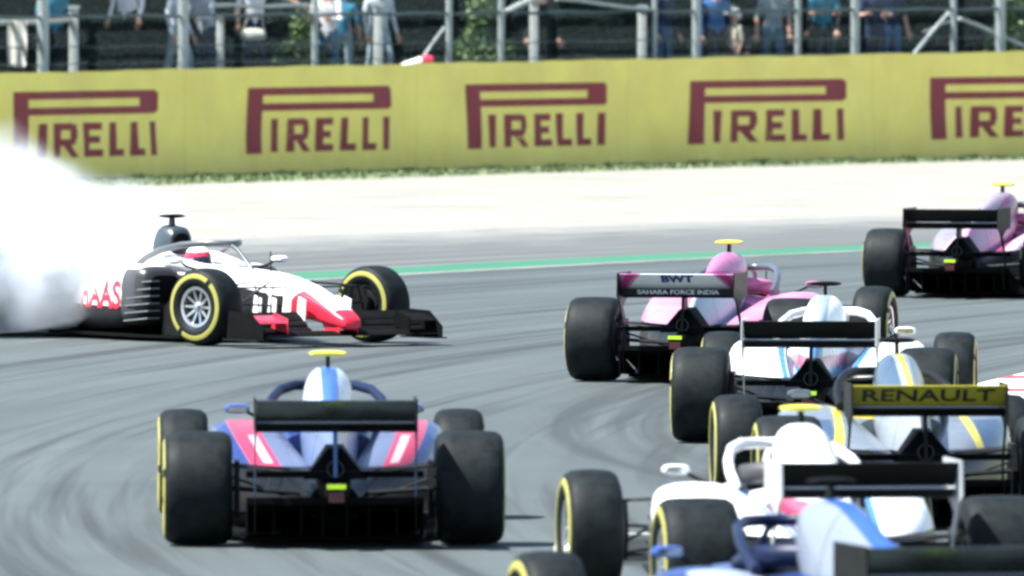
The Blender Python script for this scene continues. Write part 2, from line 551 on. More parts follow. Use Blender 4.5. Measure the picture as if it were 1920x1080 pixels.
tag(obj('grass', mk('grass', (V, F), M_grass, 0, False)), 'short green grass along the foot of the yellow banner', 'grass', kind='stuff')

# ------------------------------------------------------------------ spectator fence
M_galv = mat('galvanised_steel', (0.36, 0.42, 0.42), 0.45, 0.35, var=0.12, scale=20)
M_wire = mat('fence_wire', (0.07, 0.11, 0.11), 0.5, 0.4)
M_concrete = mat('concrete_post', (0.40, 0.44, 0.42), 0.8, var=0.15, scale=14)
fR = lambda d: wallR(d) + 1.25
fence = empty('spectator_fence', (*pol(fR(44.8), 44.8)[:2], 0.5))
tag(fence, 'tall grey steel post fence with wires and mesh above the yellow banner', 'fence')
fi = Matrix.Translation(-Vector(fence.location))
def fpart(name, g, m, smooth=40):
    return obj(name, mk(name, gmove(g, fi), m, smooth), fence)
# angle, half width, top height, material
for d, hw, top, m in ((41.28, .085, 4.2, M_galv), (41.60, .075, 2.42, M_concrete), (42.50, .08, 4.2, M_galv), (42.87, .06, 2.28, M_concrete), (43.64, .05, 4.2, M_galv),
                      (44.24, .075, 2.42, M_concrete), (44.80, .05, 4.2, M_galv), (45.25, .05, 4.2, M_galv), (45.58, .075, 2.5, M_concrete), (46.51, .075, 2.36, M_concrete),
                      (46.57, .04, 4.2, M_galv), (46.93, .07, 4.2, M_galv), (47.80, .05, 4.2, M_galv), (48.29, .07, 4.2, M_galv), (49.13, .05, 4.2, M_galv), (49.53, .08, 4.2, M_galv),
                      (40.3, .06, 4.2, M_galv), (50.3, .06, 4.2, M_galv), (39.4, .07, 2.4, M_concrete)):
    x, y, _ = pol(fR(d) + (0.12 if m is M_concrete else 0), d)
    if m is M_concrete:
        c, s = math.cos(R_(45)), math.sin(R_(45))
        g = gloft([(0, 0, hw, -hw, hw, 8), (top - 0.75, 0, hw * .9, -hw * .9, hw * .9, 8), (top - 0.70, 0, hw * .75, -hw * .75, hw * .75, 8)], 12)
        g = [(px, -pz, py) for px, py, pz in g[0]], g[1]
        g = gjoin(g, gmove(gbox(-hw * 1.1, hw * 1.1, -hw * 1.1, hw * 1.1, 0, 0.05), Matrix.Translation((0, 0, top - 0.70))))
    else:
        g = gtube([(0, 0, 0), (0, 0, top - 0.7)], hw, 12)
        g = gjoin(g, gtube([(0, 0, top - 0.7), (0, 0, top - 0.66)], hw * 1.15, 12), gtube([(0, 0, 1.9), (0, 0, 1.95)], hw * 1.2, 12))
    fpart('post', gmove(g, Matrix.Translation((x, y, 0.7))), m)
def rail(d0, d1, z0, z1, r, m, name='rail', off=0.0):
    n = max(2, int(abs(d1 - d0) * 6))
    fpart(name, gtube([pol(fR(d0 + (d1 - d0) * i / n) + off, d0 + (d1 - d0) * i / n, z0 + (z1 - z0) * i / n + 0.012 * math.sin(i * 1.7)) for i in range(n + 1)], r, 6), m)
rail(39.5, 51.2, 2.31, 2.31, 0.026, M_wire)
rail(39.5, 51.2, 1.87, 1.86, 0.010, M_wire, 'wire')
rail(39.5, 51.2, 3.1, 3.1, 0.02, M_wire)
rail(39.6, 51.2, 1.62, 1.62, 0.010, M_wire, 'wire')
rail(42.78, 43.62, 2.45, 2.44, 0.035, M_galv, 'rail', 0.1)
rail(40.8, 41.60, 2.21, 2.27, 0.045, M_concrete, 'rail', 0.14)
rail(45.27, 45.58, 2.30, 2.55, 0.042, M_concrete, 'brace', 0.02)
rail(45.71, 46.51, 2.52, 2.34, 0.035, M_galv, 'brace', -0.03)
rail(44.58, 44.80, 1.55, 2.1, 0.02, M_galv, 'brace', 0.1)
rail(48.82, 49.12, 1.60, 2.26, 0.03, M_galv, 'brace', 0.08)
rail(49.25, 49.95, 2.16, 1.60, 0.035, M_concrete, 'brace', 0.2)
rail(48.95, 49.25, 1.95, 2.16, 0.014, M_galv, 'brace', 0.22)
# chain link mesh
V, F = [], []
pitch = 0.055; L = 33; H0, H1 = 0.75, 2.9; d0 = 39.6
n = int(L / pitch)
def ribbon(p, q, r):
    o = len(V); p = Vector(p); q = Vector(q); d = (q - p).normalized(); u = d.cross(Vector((0.7, -0.7, 0))).normalized() * r; v = d.cross(u).normalized() * r
    for a in (p, q):
        V.extend([tuple(a + u), tuple(a - u * .5 + v * .87), tuple(a - u * .5 - v * .87)])
    for k in range(3): F.append((o + k, o + (k + 1) % 3, o + 3 + (k + 1) % 3, o + 3 + k))
hd = math.degrees((H1 - H0) / 161.0)
for i in range(-int((H1 - H0) / pitch), n, 2):
    a = d0 + math.degrees(i * pitch / 161)
    for sgn in (1, -1):
        b = a + hd; A, B = (a, b) if sgn > 0 else (b, a)
        ribbon(pol(fR(A) - 0.06, A, H0), pol(fR(B) - 0.06, B, H1), 0.0022)
o = fpart('chain_link_mesh', (V, F), M_wire, 0); o['kind'] = 'stuff'

# ------------------------------------------------------------------ foliage
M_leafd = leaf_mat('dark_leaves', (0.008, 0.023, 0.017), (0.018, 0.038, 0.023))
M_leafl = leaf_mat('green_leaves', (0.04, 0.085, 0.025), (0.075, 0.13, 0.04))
M_bark = mat('bark', (0.07, 0.055, 0.04), 0.9, var=0.3, scale=12, bump=0.5)
def leaves(n, rx, ry, rz, cz, size, rnd, shell=0.55, clumps=9):
    V, F = [], []
    cl = []
    for _ in range(clumps):
        a, t = rnd.uniform(0, 6.283), rnd.uniform(-0.9, 1); k = math.sqrt(max(0, 1 - t * t)) * rnd.uniform(.35, .95)
        cl.append((math.cos(a) * k * rx, math.sin(a) * k * ry, cz + t * rz * .85, rnd.uniform(.3, .55)))
    for i in range(n):
        c = rnd.choice(cl)
        while True:
            q = Vector((rnd.uniform(-1, 1), rnd.uniform(-1, 1), rnd.uniform(-1, 1)))
            if 0.15 < q.length < 1: break
        q = q.normalized() * (q.length ** 0.5)
        p = Vector((c[0] + q.x * c[3] * rx * 1.1, c[1] + q.y * c[3] * ry * 1.1, c[2] + q.z * c[3] * rz))
        nrm = Vector((rnd.gauss(0, 1), rnd.gauss(0, 1), rnd.gauss(.5, 1))).normalized()
        u = nrm.orthogonal().normalized(); a = rnd.uniform(0, 6.283)
        u = Matrix.Rotation(a, 3, nrm) @ u; v = nrm.cross(u); s = size * rnd.uniform(.6, 1.4)
        o = len(V)
        V += [tuple(p + u * s), tuple(p + v * s * .5), tuple(p - u * s), tuple(p - v * s * .5)]
        F.append((o, o + 1, o + 2, o + 3))
    return V, F
rnd = random.Random(21)
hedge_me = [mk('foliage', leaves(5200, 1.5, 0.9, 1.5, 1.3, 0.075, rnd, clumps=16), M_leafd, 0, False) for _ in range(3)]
for i in range(17):
    d = 39.8 + i * 0.70; R = wallR(d) + 4.7 + rnd.uniform(-.3, .4)
    x, y, _ = pol(R, d)
    b = empty('hedge_bush', (x, y, 0.95), R_(-45) + rnd.uniform(-.3, .3))
    b.scale = (1, 1, rnd.uniform(.85, 1.2))
    tag(b, 'dense dark green hedge bush on the bank behind the fence', 'bush', 'dark hedge bushes behind the fence')
    obj('foliage', hedge_me[i % 3], b)
    obj('stem', mk('stem', gtube([(0, 0, 0), (.05, 0, .7), (.1, .05, 1.3)], [.05, .04, .02], 7), M_bark), b)
for (d, off, z, lab, sx, sz) in ((43.93, 2.3, 0.95, 'light green shrub beside the pointing spectator', .42, .75), (45.55, 2.4, 1.35, 'pale green shrub right behind the braced concrete post', .45, .62),
                         (49.98, 2.1, 1.25, 'bright green leafy shrub at the end of the sloping brace', .5, .85), (44.85, 3.2, 2.15, 'mid green shrub high on the bank above the rolled flag', .8, .6)):
    x, y, _ = pol(wallR(d) + off, d)
    b = empty('shrub', (x, y, z)); tag(b, lab, 'shrub')
    obj('foliage', mk('foliage', leaves(1500, sx, sx, sz, sz * .8, 0.05, rnd), M_leafl, 0, False), b)
    obj('stem', mk('stem', gtube([(0, 0, -.3), (.02, 0, sz * .8)], [.03, .015], 6), M_bark), b)
crown_me = [mk('crown', leaves(14000, 3.4, 3.4, 2.6, 0, 0.15, rnd, clumps=30), M_leafd, 0, False) for _ in range(2)]  # unseen canopy, added and kept low and wide to shade the hedge
for i in range(11):
    d = 38.0 + i * 1.25 + rnd.uniform(-.2, .2); R = wallR(d) + 7.9 + rnd.uniform(-.4, .6)
    x, y, _ = pol(R, d); h = rnd.uniform(5.6, 6.3)
    t = empty('shade_tree', (x, y, 2.2), rnd.uniform(0, 6)); tag(t, 'broadleaf tree added above the view, wide dark crown shading the hedge', 'tree', 'trees above the hedge')
    obj('trunk', mk('trunk', gjoin(gtube([(0, 0, -1), (.05, .03, 1.5), (.0, .1, 3.6), (.1, 0, h - 2.2)], [.2, .17, .12, .05], 9),
                                    *[gtube([(0, .05, 2.0 + k * .5), (math.cos(k * 2.2) * .9, math.sin(k * 2.2) * .9, 3.0 + k * .5), (math.cos(k * 2.2) * 1.6, math.sin(k * 2.2) * 1.6, 3.9 + k * .4)], [.08, .05, .02], 6) for k in range(4)]), M_bark), t)
    obj('crown', crown_me[i % 2], t, (0, 0, h - 2.2))

# ================================================================== racing cars
M_rubber = mat('tyre_rubber', (0.0080, 0.0115, 0.0125), 0.6, var=0.4, scale=14, spec=0.12)
M_band = mat('tyre_yellow', (0.29, 0.28, 0.055), 0.5, var=0.1, scale=6)
M_rim = mat('rim_alloy', (0.5, 0.52, 0.54), 0.25, 0.9, var=0.1)
M_rimd = mat('rim_dark', (0.05, 0.052, 0.055), 0.35, 0.7)
M_carbon = mat('carbon_fibre', (0.0055, 0.0065, 0.007), 0.45, 0.0, 0.0, var=0.3, scale=30, spec=0.18)
M_black = mat('matt_black', (0.0035, 0.004, 0.0042), 0.7, var=0.3, spec=0.06)
M_fluo = mat('fluorescent_yellow', (0.52, 0.50, 0.05), 0.4)
M_fluog = mat('fluorescent_green', (0.45, 0.75, 0.02), 0.4)
M_glass = mat('mirror_glass', (0.5, 0.55, 0.58), 0.08, 0.9)
M_light = mat('rain_light_lens', (0.05, 0.008, 0.01), 0.2, coat=0.5)

def wheel_meshes(w, front):
    h = w / 2
    prof = [(h - .035, .175), (h - .012, .195), (h, .235), (h - .001, .275), (h - .014, .308), (h - .045, .328), (h - .10, .334), (0, .336)]
    prof = prof + [(-x, r) for x, r in prof[-2::-1]] + [(-h + .05, .165), (h - .05, .165)]
    tyre = mk('tyre', glathe(prof, 56), M_rubber, 50)
    bands = []
    for s in (1, -1):
        for t0 in (0.09, math.pi + 0.09):
            g = glathe([(s * (h + .003), .249), (s * (h + .0045), .264), (s * (h - .004), .289), (s * (h - .014), .292), (s * (h - .01), .249)], 22, t0, t0 + math.pi - .18)
            bands.append(mk('sidewall_band', g, M_band, 50))
    rim = glathe([(h - .03, .174), (h - .02, .178), (h - .025, .150), (h - .09, .140), (-h + .06, .140), (-h + .02, .176), (-h + .03, .174), (-h + .09, .152), (h - .10, .152)], 40)
    sp = []
    for k in range(10):
        M = Matrix.Rotation(k * math.pi / 5, 4, 'X')
        sp.append(gmove(gquadbox([(h - .075, -.013, .04), (h - .075, .013, .04), (h - .055, .013, .04), (h - .055, -.013, .04),
                                  (h - .06, -.009, .152), (h - .06, .009, .152), (h - .035, .009, .152), (h - .035, -.009, .152)]), M))
    hub = glathe([(h - .085, .002), (h - .085, .055), (h - .05, .05), (h - .045, .002)], 20)
    rimme = mk('wheel', gjoin(rim, hub, *sp), M_rim, 35)
    nut = mk('wheel_nut', glathe([(h - .06, .001), (h - .06, .032), (h - .018, .026), (h - .015, .001)], 12), M_rim, 35)
    disc = mk('brake_drum', glathe([(h - .12, .002), (h - .12, .138), (-h + .03, .135), (-h + .03, .002)], 28), M_rimd, 40)
    return tyre, bands, rimme, nut, disc
WF, WR = wheel_meshes(.305, True), wheel_meshes(.405, False)

def add_wheel(car, pos, side, meshes, steer=0.0, spin=0.0, inner=False):
    tyre, bands, rim, nut, disc = meshes
    wl = obj('wheel', rim, car, pos)
    wl.rotation_euler = (spin, 0, (0 if side > 0 else math.pi) + steer)
    obj('tyre', tyre, wl); obj('wheel_nut', nut, wl); obj('brake_drum', disc, wl)
    for b in (bands if inner else bands[:2]): obj('sidewall_band', b, wl)

# ---- geometry shared by every car (x right, y forward, z up, origin on the ground under the rear axle)
G = {}
G['floor'] = (gslab([(-.52, -.05), (.52, -.05), (.56, .42), (.70, .62), (.72, 2.2), (.62, 2.75), (.30, 3.05), (-.30, 3.05), (-.62, 2.75), (-.72, 2.2), (-.70, .62), (-.56, .42)], .035, .058), 20)
dz = []
dz.append(gquadbox([(-.5, .30, .06), (.5, .30, .06), (.52, -.46, .255), (-.52, -.46, .255), (-.5, .30, .075), (.5, .30, .075), (.52, -.46, .272), (-.52, -.46, .272)]))
G['diffuser'] = (dz[0], 20)
G['strake'] = [(gplate([(.2, .045), (-.46, .075), (-.46, .25), (.2, .08)], x - .004, x + .004), 0) for x in (-.515, -.36, -.2, -.07, .07, .2, .36, .515)]
G['gurney'] = (gbox(-.52, .52, -.485, -.465, .262, .30), 0)
G['nose'] = (gloft([(4.80, 0, .075, .16, .235, 2.8), (4.76, 0, .10, .145, .265, 3), (4.55, 0, .13, .17, .345, 3.4), (4.2, 0, .16, .215, .45, 3.6), (3.85, 0, .185, .235, .535, 3.6), (3.55, 0, .20, .225, .59, 3.6)], 24), 50)
G['monocoque'] = (gloft([(3.55, 0, .20, .225, .59, 3.6), (3.2, 0, .235, .17, .625, 3.6), (2.8, 0, .28, .10, .645, 3.4), (2.45, 0, .32, .07, .645, 3.2), (2.1, 0, .345, .065, .64, 3.2), (1.6, 0, .35, .065, .66, 3), (1.3, 0, .33, .065, .62, 3)], 28), 50)
G['cockpit_surround'] = (gjoin(gtube([(-.0, 1.66, .735), (-.17, 1.72, .73), (-.245, 1.95, .705), (-.255, 2.25, .665), (-.20, 2.5, .645), (-.1, 2.6, .645), (0, 2.63, .645), (.1, 2.6, .645), (.20, 2.5, .645), (.255, 2.25, .665), (.245, 1.95, .705), (.17, 1.72, .73), (0, 1.66, .735)], [.055, .06, .06, .045, .03, .025, .025, .025, .03, .045, .06, .06, .055], 10)), 60)
G['cockpit_opening'] = (gslab([(.2 * math.cos(t), 2.13 + .42 * math.sin(t)) for t in [i * math.pi / 10 for i in range(20)]], .60, .652), 0)
G['engine_cover'] = (gloft([(1.74, 0, .11, .72, .945, 2.8, .95), (1.70, 0, .14, .62, .985, 2.8, .92), (1.55, 0, .165, .55, 1.0, 2.7, .85), (1.3, 0, .20, .45, .985, 2.6, .66), (1.0, 0, .215, .35, .935, 2.4, .42), (.65, 0, .20, .25, .86, 2.3, .34), (.3, 0, .16, .2, .765, 2.2, .32), (0, 0, .115, .2, .66, 2.2, .35), (-.25, 0, .075, .25, .53, 2.2, .45), (-.38, 0, .05, .30, .45, 2.2, .6)], 28), 50)
G['air_intake'] = (gjoin(gloft([(1.752, 0, .075, .80, .925, 2.4), (1.742, 0, .08, .795, .93, 2.4)], 18)), 40)
G['sidepod'] = (gloft([(2.28, .50, .17, .27, .60, 4, 1.02), (2.24, .51, .20, .22, .645, 4, 1.0), (2.05, .50, .235, .14, .665, 3.6, .95), (1.7, .47, .265, .09, .66, 3.4, .9), (1.3, .43, .275, .07, .615, 3.2, .85), (.95, .36, .265, .065, .555, 3, .8), (.6, .27, .235, .065, .49, 2.8, .75), (.3, .19, .19, .07, .43, 2.6, .7), (.02, .12, .13, .10, .38, 2.4, .7), (-.2, .08, .08, .16, .34, 2.2, .8)], 26), 50)
G['louvre'] = [(gquadbox([(.66, 1.98, .17 + .065 * k), (.755 - .008 * k, 2.02, .17 + .065 * k), (.735 - .008 * k, 2.40, .20 + .065 * k), (.62, 2.42, .20 + .065 * k), (.66, 1.98, .182 + .065 * k), (.755 - .008 * k, 2.02, .182 + .065 * k), (.735 - .008 * k, 2.40, .212 + .065 * k), (.62, 2.42, .212 + .065 * k)]), 0) for k in range(6)]
G['sidepod_inlet'] = (gloft([(2.292, .49, .145, .33, .575, 4), (2.27, .49, .15, .325, .58, 4)], 20), 40)
hp = [(-.35, 1.60, .665), (-.355, 1.75, .725), (-.335, 1.95, .785), (-.28, 2.2, .835), (-.19, 2.42, .855), (-.09, 2.56, .853), (0, 2.6, .85)]
hp = hp + [(-x, y, z) for x, y, z in hp[-2::-1]]
G['halo'] = (gjoin(gtube(hp, [.027] * len(hp), 10, 1.15), gtube([(0, 2.58, .845), (0, 2.72, .80), (0, 2.92, .66), (0, 2.96, .62)], [.022, .018, .02, .03], 8)), 60)
G['camera_bar'] = (gloft([(1.50, 0, .095, 1.066, 1.084, 3), (1.545, 0, .115, 1.060, 1.092, 2.4), (1.60, 0, .115, 1.058, 1.094, 2.4), (1.66, 0, .09, 1.064, 1.088, 2.4)], 16), 50)
G['camera_stalk'] = (gquadbox([(-.012, 1.54, .98), (.012, 1.54, .98), (.012, 1.62, .98), (-.012, 1.62, .98), (-.012, 1.55, 1.058), (.012, 1.55, 1.058), (.012, 1.61, 1.058), (-.012, 1.61, 1.058)]), 0)
G['mirror'] = (gjoin(gloft([(2.50, .53, .065, .685, .735, 3), (2.55, .53, .078, .68, .74, 3), (2.62, .53, .04, .695, .725, 2.5)], 14)), 50)
G['mirror_stalk'] = (gtube([(.49, 2.55, .70), (.40, 2.52, .655), (.28, 2.5, .62)], .011, 6), 40)
G['mirror_glass'] = (gbox(.472, .588, 2.494, 2.4985, .692, .728), 0)
# front wing
G['front_main_plane'] = (gfoil(-.9, .9, (4.74, .10), (4.42, .13), .03, 0, 6, 12), 40)
fl = []
for k in range(3):
    fl.append((gfoil(.24, .885, (4.46 - .085 * k, .135 + .045 * k), (4.33 - .085 * k, .185 + .055 * k), .014, .008, 5, 6), 40))
G['front_flap'] = fl
G['front_endplate'] = (gplate([(4.80, .075), (4.80, .17), (4.55, .30), (4.12, .31), (4.08, .075)], .893, .907), 0)
G['front_footplate'] = (gbox(.84, .96, 4.1, 4.78, .062, .074), 0)
G['front_cascade'] = (gjoin(gfoil(.62, .885, (4.70, .215), (4.45, .275), .02, .01, 5, 4), gplate([(4.72, .12), (4.72, .25), (4.45, .30), (4.40, .17)], .612, .620)), 40)
G['wing_pylon'] = (gplate([(4.70, .115), (4.74, .20), (4.40, .30), (4.30, .30), (4.45, .115)], .085, .097), 0)
# rear wing
G['rear_main_plane'] = (gfoil(-.462, .462, (-.28, .735), (-.63, .735), .03, .045, 8, 12), 40)
G['rear_flap'] = (gfoil(-.462, .462, (-.60, .752), (-.735, .876), .010, .007, 8, 12), 40)
G['rear_endplate'] = (gplate([(-.22, .885), (-.78, .885), (-.80, .70), (-.70, .655), (-.50, .45), (-.465, .28), (-.425, .28), (-.44, .45), (-.56, .61), (-.42, .67), (-.22, .69)], .465, .475), 0)
G['endplate_strut'] = (gplate([(-.58, .30), (-.50, .30), (-.46, .085), (-.50, .085)], .468, .474), 0)
G['wing_pillar'] = (gplate([(-.32, .72), (-.46, .72), (-.52, .42), (-.30, .40)], -.011, .011), 0)
G['shade_bar'] = (gfoil(-.52, .52, (-.30, .415), (-.46, .452), .014, .01, 5, 8), 40)  # added dark bar for the shaded wishbone edge, not a real wing element
G['crash_structure'] = (gloft([(.3, 0, .12, .16, .42, 3), (-.1, 0, .10, .22, .44, 3), (-.5, 0, .075, .27, .40, 3), (-.80, 0, .055, .285, .385, 3)], 16), 50)
G['tail_shroud'] = (gquadbox([(-.19, -.46, .405), (.19, -.46, .405), (.17, -.05, .405), (-.17, -.05, .405), (-.04, -.42, .585), (.04, -.42, .585), (.05, -.15, .60), (-.05, -.15, .60)]), 0)
G['rain_light'] = (gbox(-.045, .045, -.816, -.8005, .285, .345), 0)
G['rear_marker'] = (gbox(-.055, .055, -.822, -.801, .362, .388), 0)
G['exhaust'] = (glathe([(0, .045), (.25, .05), (.25, .044), (0, .038)], 20), 40)
G['exhaust'] = (([(y, -x - .25, z + .465) for x, y, z in G['exhaust'][0][0]], G['exhaust'][0][1]), 40)
G['gearbox_block'] = (gloft([(.45, 0, .22, .08, .36, 5), (.1, 0, .17, .09, .36, 5), (-.22, 0, .12, .14, .33, 4)], 16), 50)
G['vane'] = [(gplate([(3.02 - .16 * k, .06), (3.06 - .16 * k, .46 - .05 * k), (2.90 - .16 * k, .52 - .06 * k), (2.76 - .16 * k, .30), (2.72 - .16 * k, .06)], .40 + .09 * k, .408 + .09 * k), 0) for k in range(3)]
G['turning_vane'] = [(gplate([(3.66 + .19 * k, .22), (3.68 + .19 * k, .40), (3.56 + .19 * k, .43), (3.52 + .19 * k, .22)], .33 - .035 * k, .338 - .035 * k), 0) for k in range(4)]
G['antenna'] = (gtube([(0, 3.28, .61), (0, 3.27, .80)], .006, 5), 40)
G['brake_duct'] = (gplate([(.16, .18), (.20, .34), (.14, .50), (-.14, .50), (-.20, .34), (-.14, .16)], .555, .585), 20)
G['front_brake_duct'] = (gplate([(3.78, .2), (3.80, .36), (3.72, .50), (3.48, .50), (3.42, .34), (3.48, .18)], .66, .69), 20)
def arm(a, b, r=.014): return (gtube([a, b], r, 7, .6), 50)
G['rear_arms'] = [arm((.12, .48, .42), (.60, .05, .47)), arm((.10, -.2, .42), (.60, -.06, .47)), arm((.16, .5, .18), (.60, .06, .19)), arm((.12, -.25, .20), (.60, -.08, .19)), arm((.10, 0, .30), (.60, 0, .335), .026), arm((.11, .3, .22), (.60, .03, .40))]
G['front_arms'] = [arm((.18, 3.85, .50), (.70, 3.63, .50)), arm((.22, 3.35, .54), (.70, 3.57, .50)), arm((.18, 3.95, .27), (.70, 3.64, .20)), arm((.22, 3.30, .24), (.70, 3.56, .20)), arm((.21, 3.62, .55), (.70, 3.61, .24)), arm((.19, 3.78, .34), (.70, 3.72, .36))]

def shorten(g):
    return [(x, y if y < 3.85 else 3.85 + (y - 3.85) * .85, z) for x, y, z in g[0]], g[1]
for k_ in ('nose', 'front_main_plane', 'front_endplate', 'front_footplate', 'front_cascade', 'wing_pylon'): G[k_] = (shorten(G[k_][0]), G[k_][1])
G['front_flap'] = [(shorten(a), b) for a, b in G['front_flap']]
def mirrored(ge): return (gmirror(ge[0]), ge[1])
_mc = {}
def part_mesh(key, name, ge, m):
    k = (key, m.name)
    if k not in _mc: _mc[k] = mk(name, ge[0], m, ge[1])
    return _mc[k]

def build_car(loc, heading_deg, L, label, steer=0.0):
    """heading: degrees to the right of straight away from the camera"""
    car = empty('racing_car', loc, -R_(heading_deg))
    tag(car, label, 'racing car', 'racing cars on the track')
    def one(name, m, key=None, parent=car, ge=None):
        key = key or name
        return obj(name, part_mesh(key, name, ge or G[key], m), parent)
    def pair(name, m, key=None, parent=None):
        key = key or name; res = []
        for s in (1, -1):
            ge = G[key] if s > 0 else mirrored(G[key])
            res.append(obj(name, part_mesh(key + str(s), name, ge, m), parent[0 if s > 0 else 1] if parent else car))
        return res
    def many(name, m, key, sides=True):
        for i, ge in enumerate(G[key]):
            obj(name, part_mesh(key + str(i), name, ge, m), car)
            if sides: obj(name, part_mesh(key + str(i) + 'm', name, mirrored(ge), m), car)
    g = lambda k, d=M_carbon: L.get(k, d)
    body = g('body')
    one('floor', M_black)
    df = one('diffuser', M_black)
    for i, ge in enumerate(G['strake']): obj('strake', part_mesh('strake%d' % i, 'strake', ge, M_black), df)
    one('gurney_flap', M_black, 'gurney', df)
    one('nose', g('nose', body)); one('monocoque', body)
    one('cockpit_surround', g('surround', body)); one('cockpit_opening', M_black)
    ec = one('engine_cover', g('cover', body)); one('air_intake', M_black, None, ec)
    sp = pair('sidepod', g('sidepod', body)); pair('sidepod_inlet', M_black, None, sp)
    one('halo', g('halo'))
    cb = one('camera_bar', g('tcam', M_black)); one('camera_stalk', M_carbon, None, cb)
    mi = pair('mirror', g('mirror', body)); pair('mirror_stalk', M_carbon, None, mi); pair('mirror_glass', M_glass, None, mi)
    one('front_main_plane', g('fwing'))
    many('front_flap', g('fflap', g('fwing')), 'front_flap')
    ep = pair('front_endplate', g('fend', g('fwing'))); pair('footplate', M_carbon, 'front_footplate', ep)
    obj('front_cascade', part_mesh('fc1', 'front_cascade', G['front_cascade'], g('fcasc', g('fwing'))), car)
    obj('front_cascade', part_mesh('fc-1', 'front_cascade', mirrored(G['front_cascade']), g('fcasc_left', g('fcasc', g('fwing')))), car); pair('wing_pylon', g('pylon', g('nose', body)))
    one('rear_main_plane', g('rmain')); one('rear_flap', g('rflap'))
    re = pair('rear_endplate', g('rend')); pair('endplate_strut', M_carbon, None, re)
    one('wing_pillar', g('pillar')); one('shade_bar', M_carbon)
    cs = one('crash_structure', M_black); one('rain_light', M_light, None, cs); one('rear_marker', M_fluog, None, cs)
    one('tail_shroud', M_black); one('exhaust', M_rimd); one('gearbox_block', M_black)
    many('bargeboard', g('vane'), 'vane'); many('louvre', g('louvre'), 'louvre'); many('turning_vane', g('tvane', g('vane')), 'turning_vane')
    one('antenna', M_carbon)
    pair('brake_duct', M_carbon); pair('front_brake_duct', M_carbon)
    many('suspension_arm', g('arm', M_carbon), 'rear_arms'); many('suspension_arm', g('arm', M_carbon), 'front_arms')
    for s in (1, -1):
        add_wheel(car, (s * .7975, 0, .337), s, WR, 0, random.uniform(0, 6))
        add_wheel(car, (s * .8475, 3.6, .337), s, WF, steer, random.uniform(0, 6), steer != 0)
    return car

# ---- liveries; near-black lower region paints in the shade and dark underparts at the tail
def rgb(r, g_, b): return (r, g_, b)
WHITE = (0.78, 0.79, 0.80); DKGREY = (0.05, 0.055, 0.06); RED = (0.62, 0.02, 0.045)
# white, grey and red
p_h = paint('white_red_body', WHITE, [((.02, .022, .024), [(0, -.10, -1, -.80)])])
p_hn = paint('white_red_nose', RED, [(WHITE, [(0, -1.0, 1.35, -3.38)]), ((.02, .022, .024), [(0, -1, -.6, -4.05), (0, 0, -1, -.43)]), ((.42, .46, .48), [(-1, 0, 0, -.115), (0, .30, 1, 1.655)]), (RED, [(0, 1, 0, 4.50)])])
p_hs = paint('white_grey_sidepod', WHITE, [((.02, .022, .024), [(0, 0, -1, -.30)]), ((.05, .055, .06), [(0, 1, 0, 1.93), (0, 0, -1, -.63)]), ((.03, .032, .034), [(0, 1, 0, 2.16)])])
L_haas = dict(louvre=mat('louvre_grey', (.13, .14, .145), .45), body=p_h, nose=p_hn, cover=paint('white_cover', WHITE, [((.035, .05, .06), [(0, 1, 0, 1.50), (0, 0, 1, .74)])]), sidepod=p_hs, halo=mat('halo_grey', (.07, .08, .085), .35, coat=.4),
              surround=mat('headrest_white', WHITE, .4), tcam=M_black, mirror=mat('mirror_white', WHITE, .3), fwing=M_black, fend=M_black, fcasc_left=M_black, fcasc=mat('cascade_red', RED, .3, coat=.4), pylon=mat('pylon_red', RED, .35, coat=.3),
              vane=M_carbon, tvane=mat('vane_white', WHITE, .35), rmain=M_carbon, rflap=mat('flap_red', RED, .35), rend=mat('endplate_white', WHITE, .4))
# dark blue, silver and red
BLUE = (.011, .03, .14); SILV = (.095, .12, .20)
p_t = paint('blue_silver_body', BLUE, [((.006, .007, .008), [(0, 0, -1, -.445), (0, -1, 0, -3.2)])], .3, .1, .6)
p_ts = paint('blue_silver_sidepod', SILV, [(BLUE, [(1, 0, -.62, .205)]), (SILV, [(1, 0, -.62, .29)]), ((.38, .025, .065), [(1, 0, -.62, .025), (-1, 0, .62, -.20)]), ((.46, .36, .42), [(1, 0, -.62, .06), (-1, 0, .62, -.115), (0, 0, 1, .46), (0, 0, -1, -.60)]), ((.006, .007, .008), [(0, 0, -1, -.445)])], .3, .15, .6)
p_tc = paint('blue_silver_cover', (.42, .49, .62), [((.03, .10, .36), [(-1, 0, 0, -.05)]), ((.10, .15, .27), [(0, 0, -1, -.66)]), ((.006, .007, .008), [(0, 0, -1, -.445)])], .28, .1, .6)
blue_m = mat('halo_navy', (.006, .012, .038), .4, 0, 0, spec=.2)
L_tr = dict(body=p_t, nose=p_t, cover=p_tc, sidepod=p_ts, halo=blue_m, surround=blue_m, tcam=M_fluo, mirror=mat('mirror_blue', (.03, .08, .36), .3), fwing=mat('wing_blue', BLUE, .3), rmain=M_carbon, rflap=mat('flap_gloss', (.13, .155, .16), .28, .85, var=.2, scale=4), rend=paint('endplate_black_silver', SILV, [((.006, .007, .008), [(0, 0, 1, .69)])], .35), vane=M_carbon, pillar=mat('pillar_blue', (.05, .11, .30), .3))
p_ts2 = paint('silver_white_sidepod', (.30, .36, .50), [(BLUE, [(1, 0, .5, .95)]), ((.42, .06, .16), [(1, 0, .9, 1.0), (-1, 0, -.5, -.92), (0, -1, 0, -1.5)]), ((.015, .035, .14), [(0, 1, 0, 1.85)]), ((.006, .007, .008), [(0, 0, -1, -.445)])], .3, .15, .6)
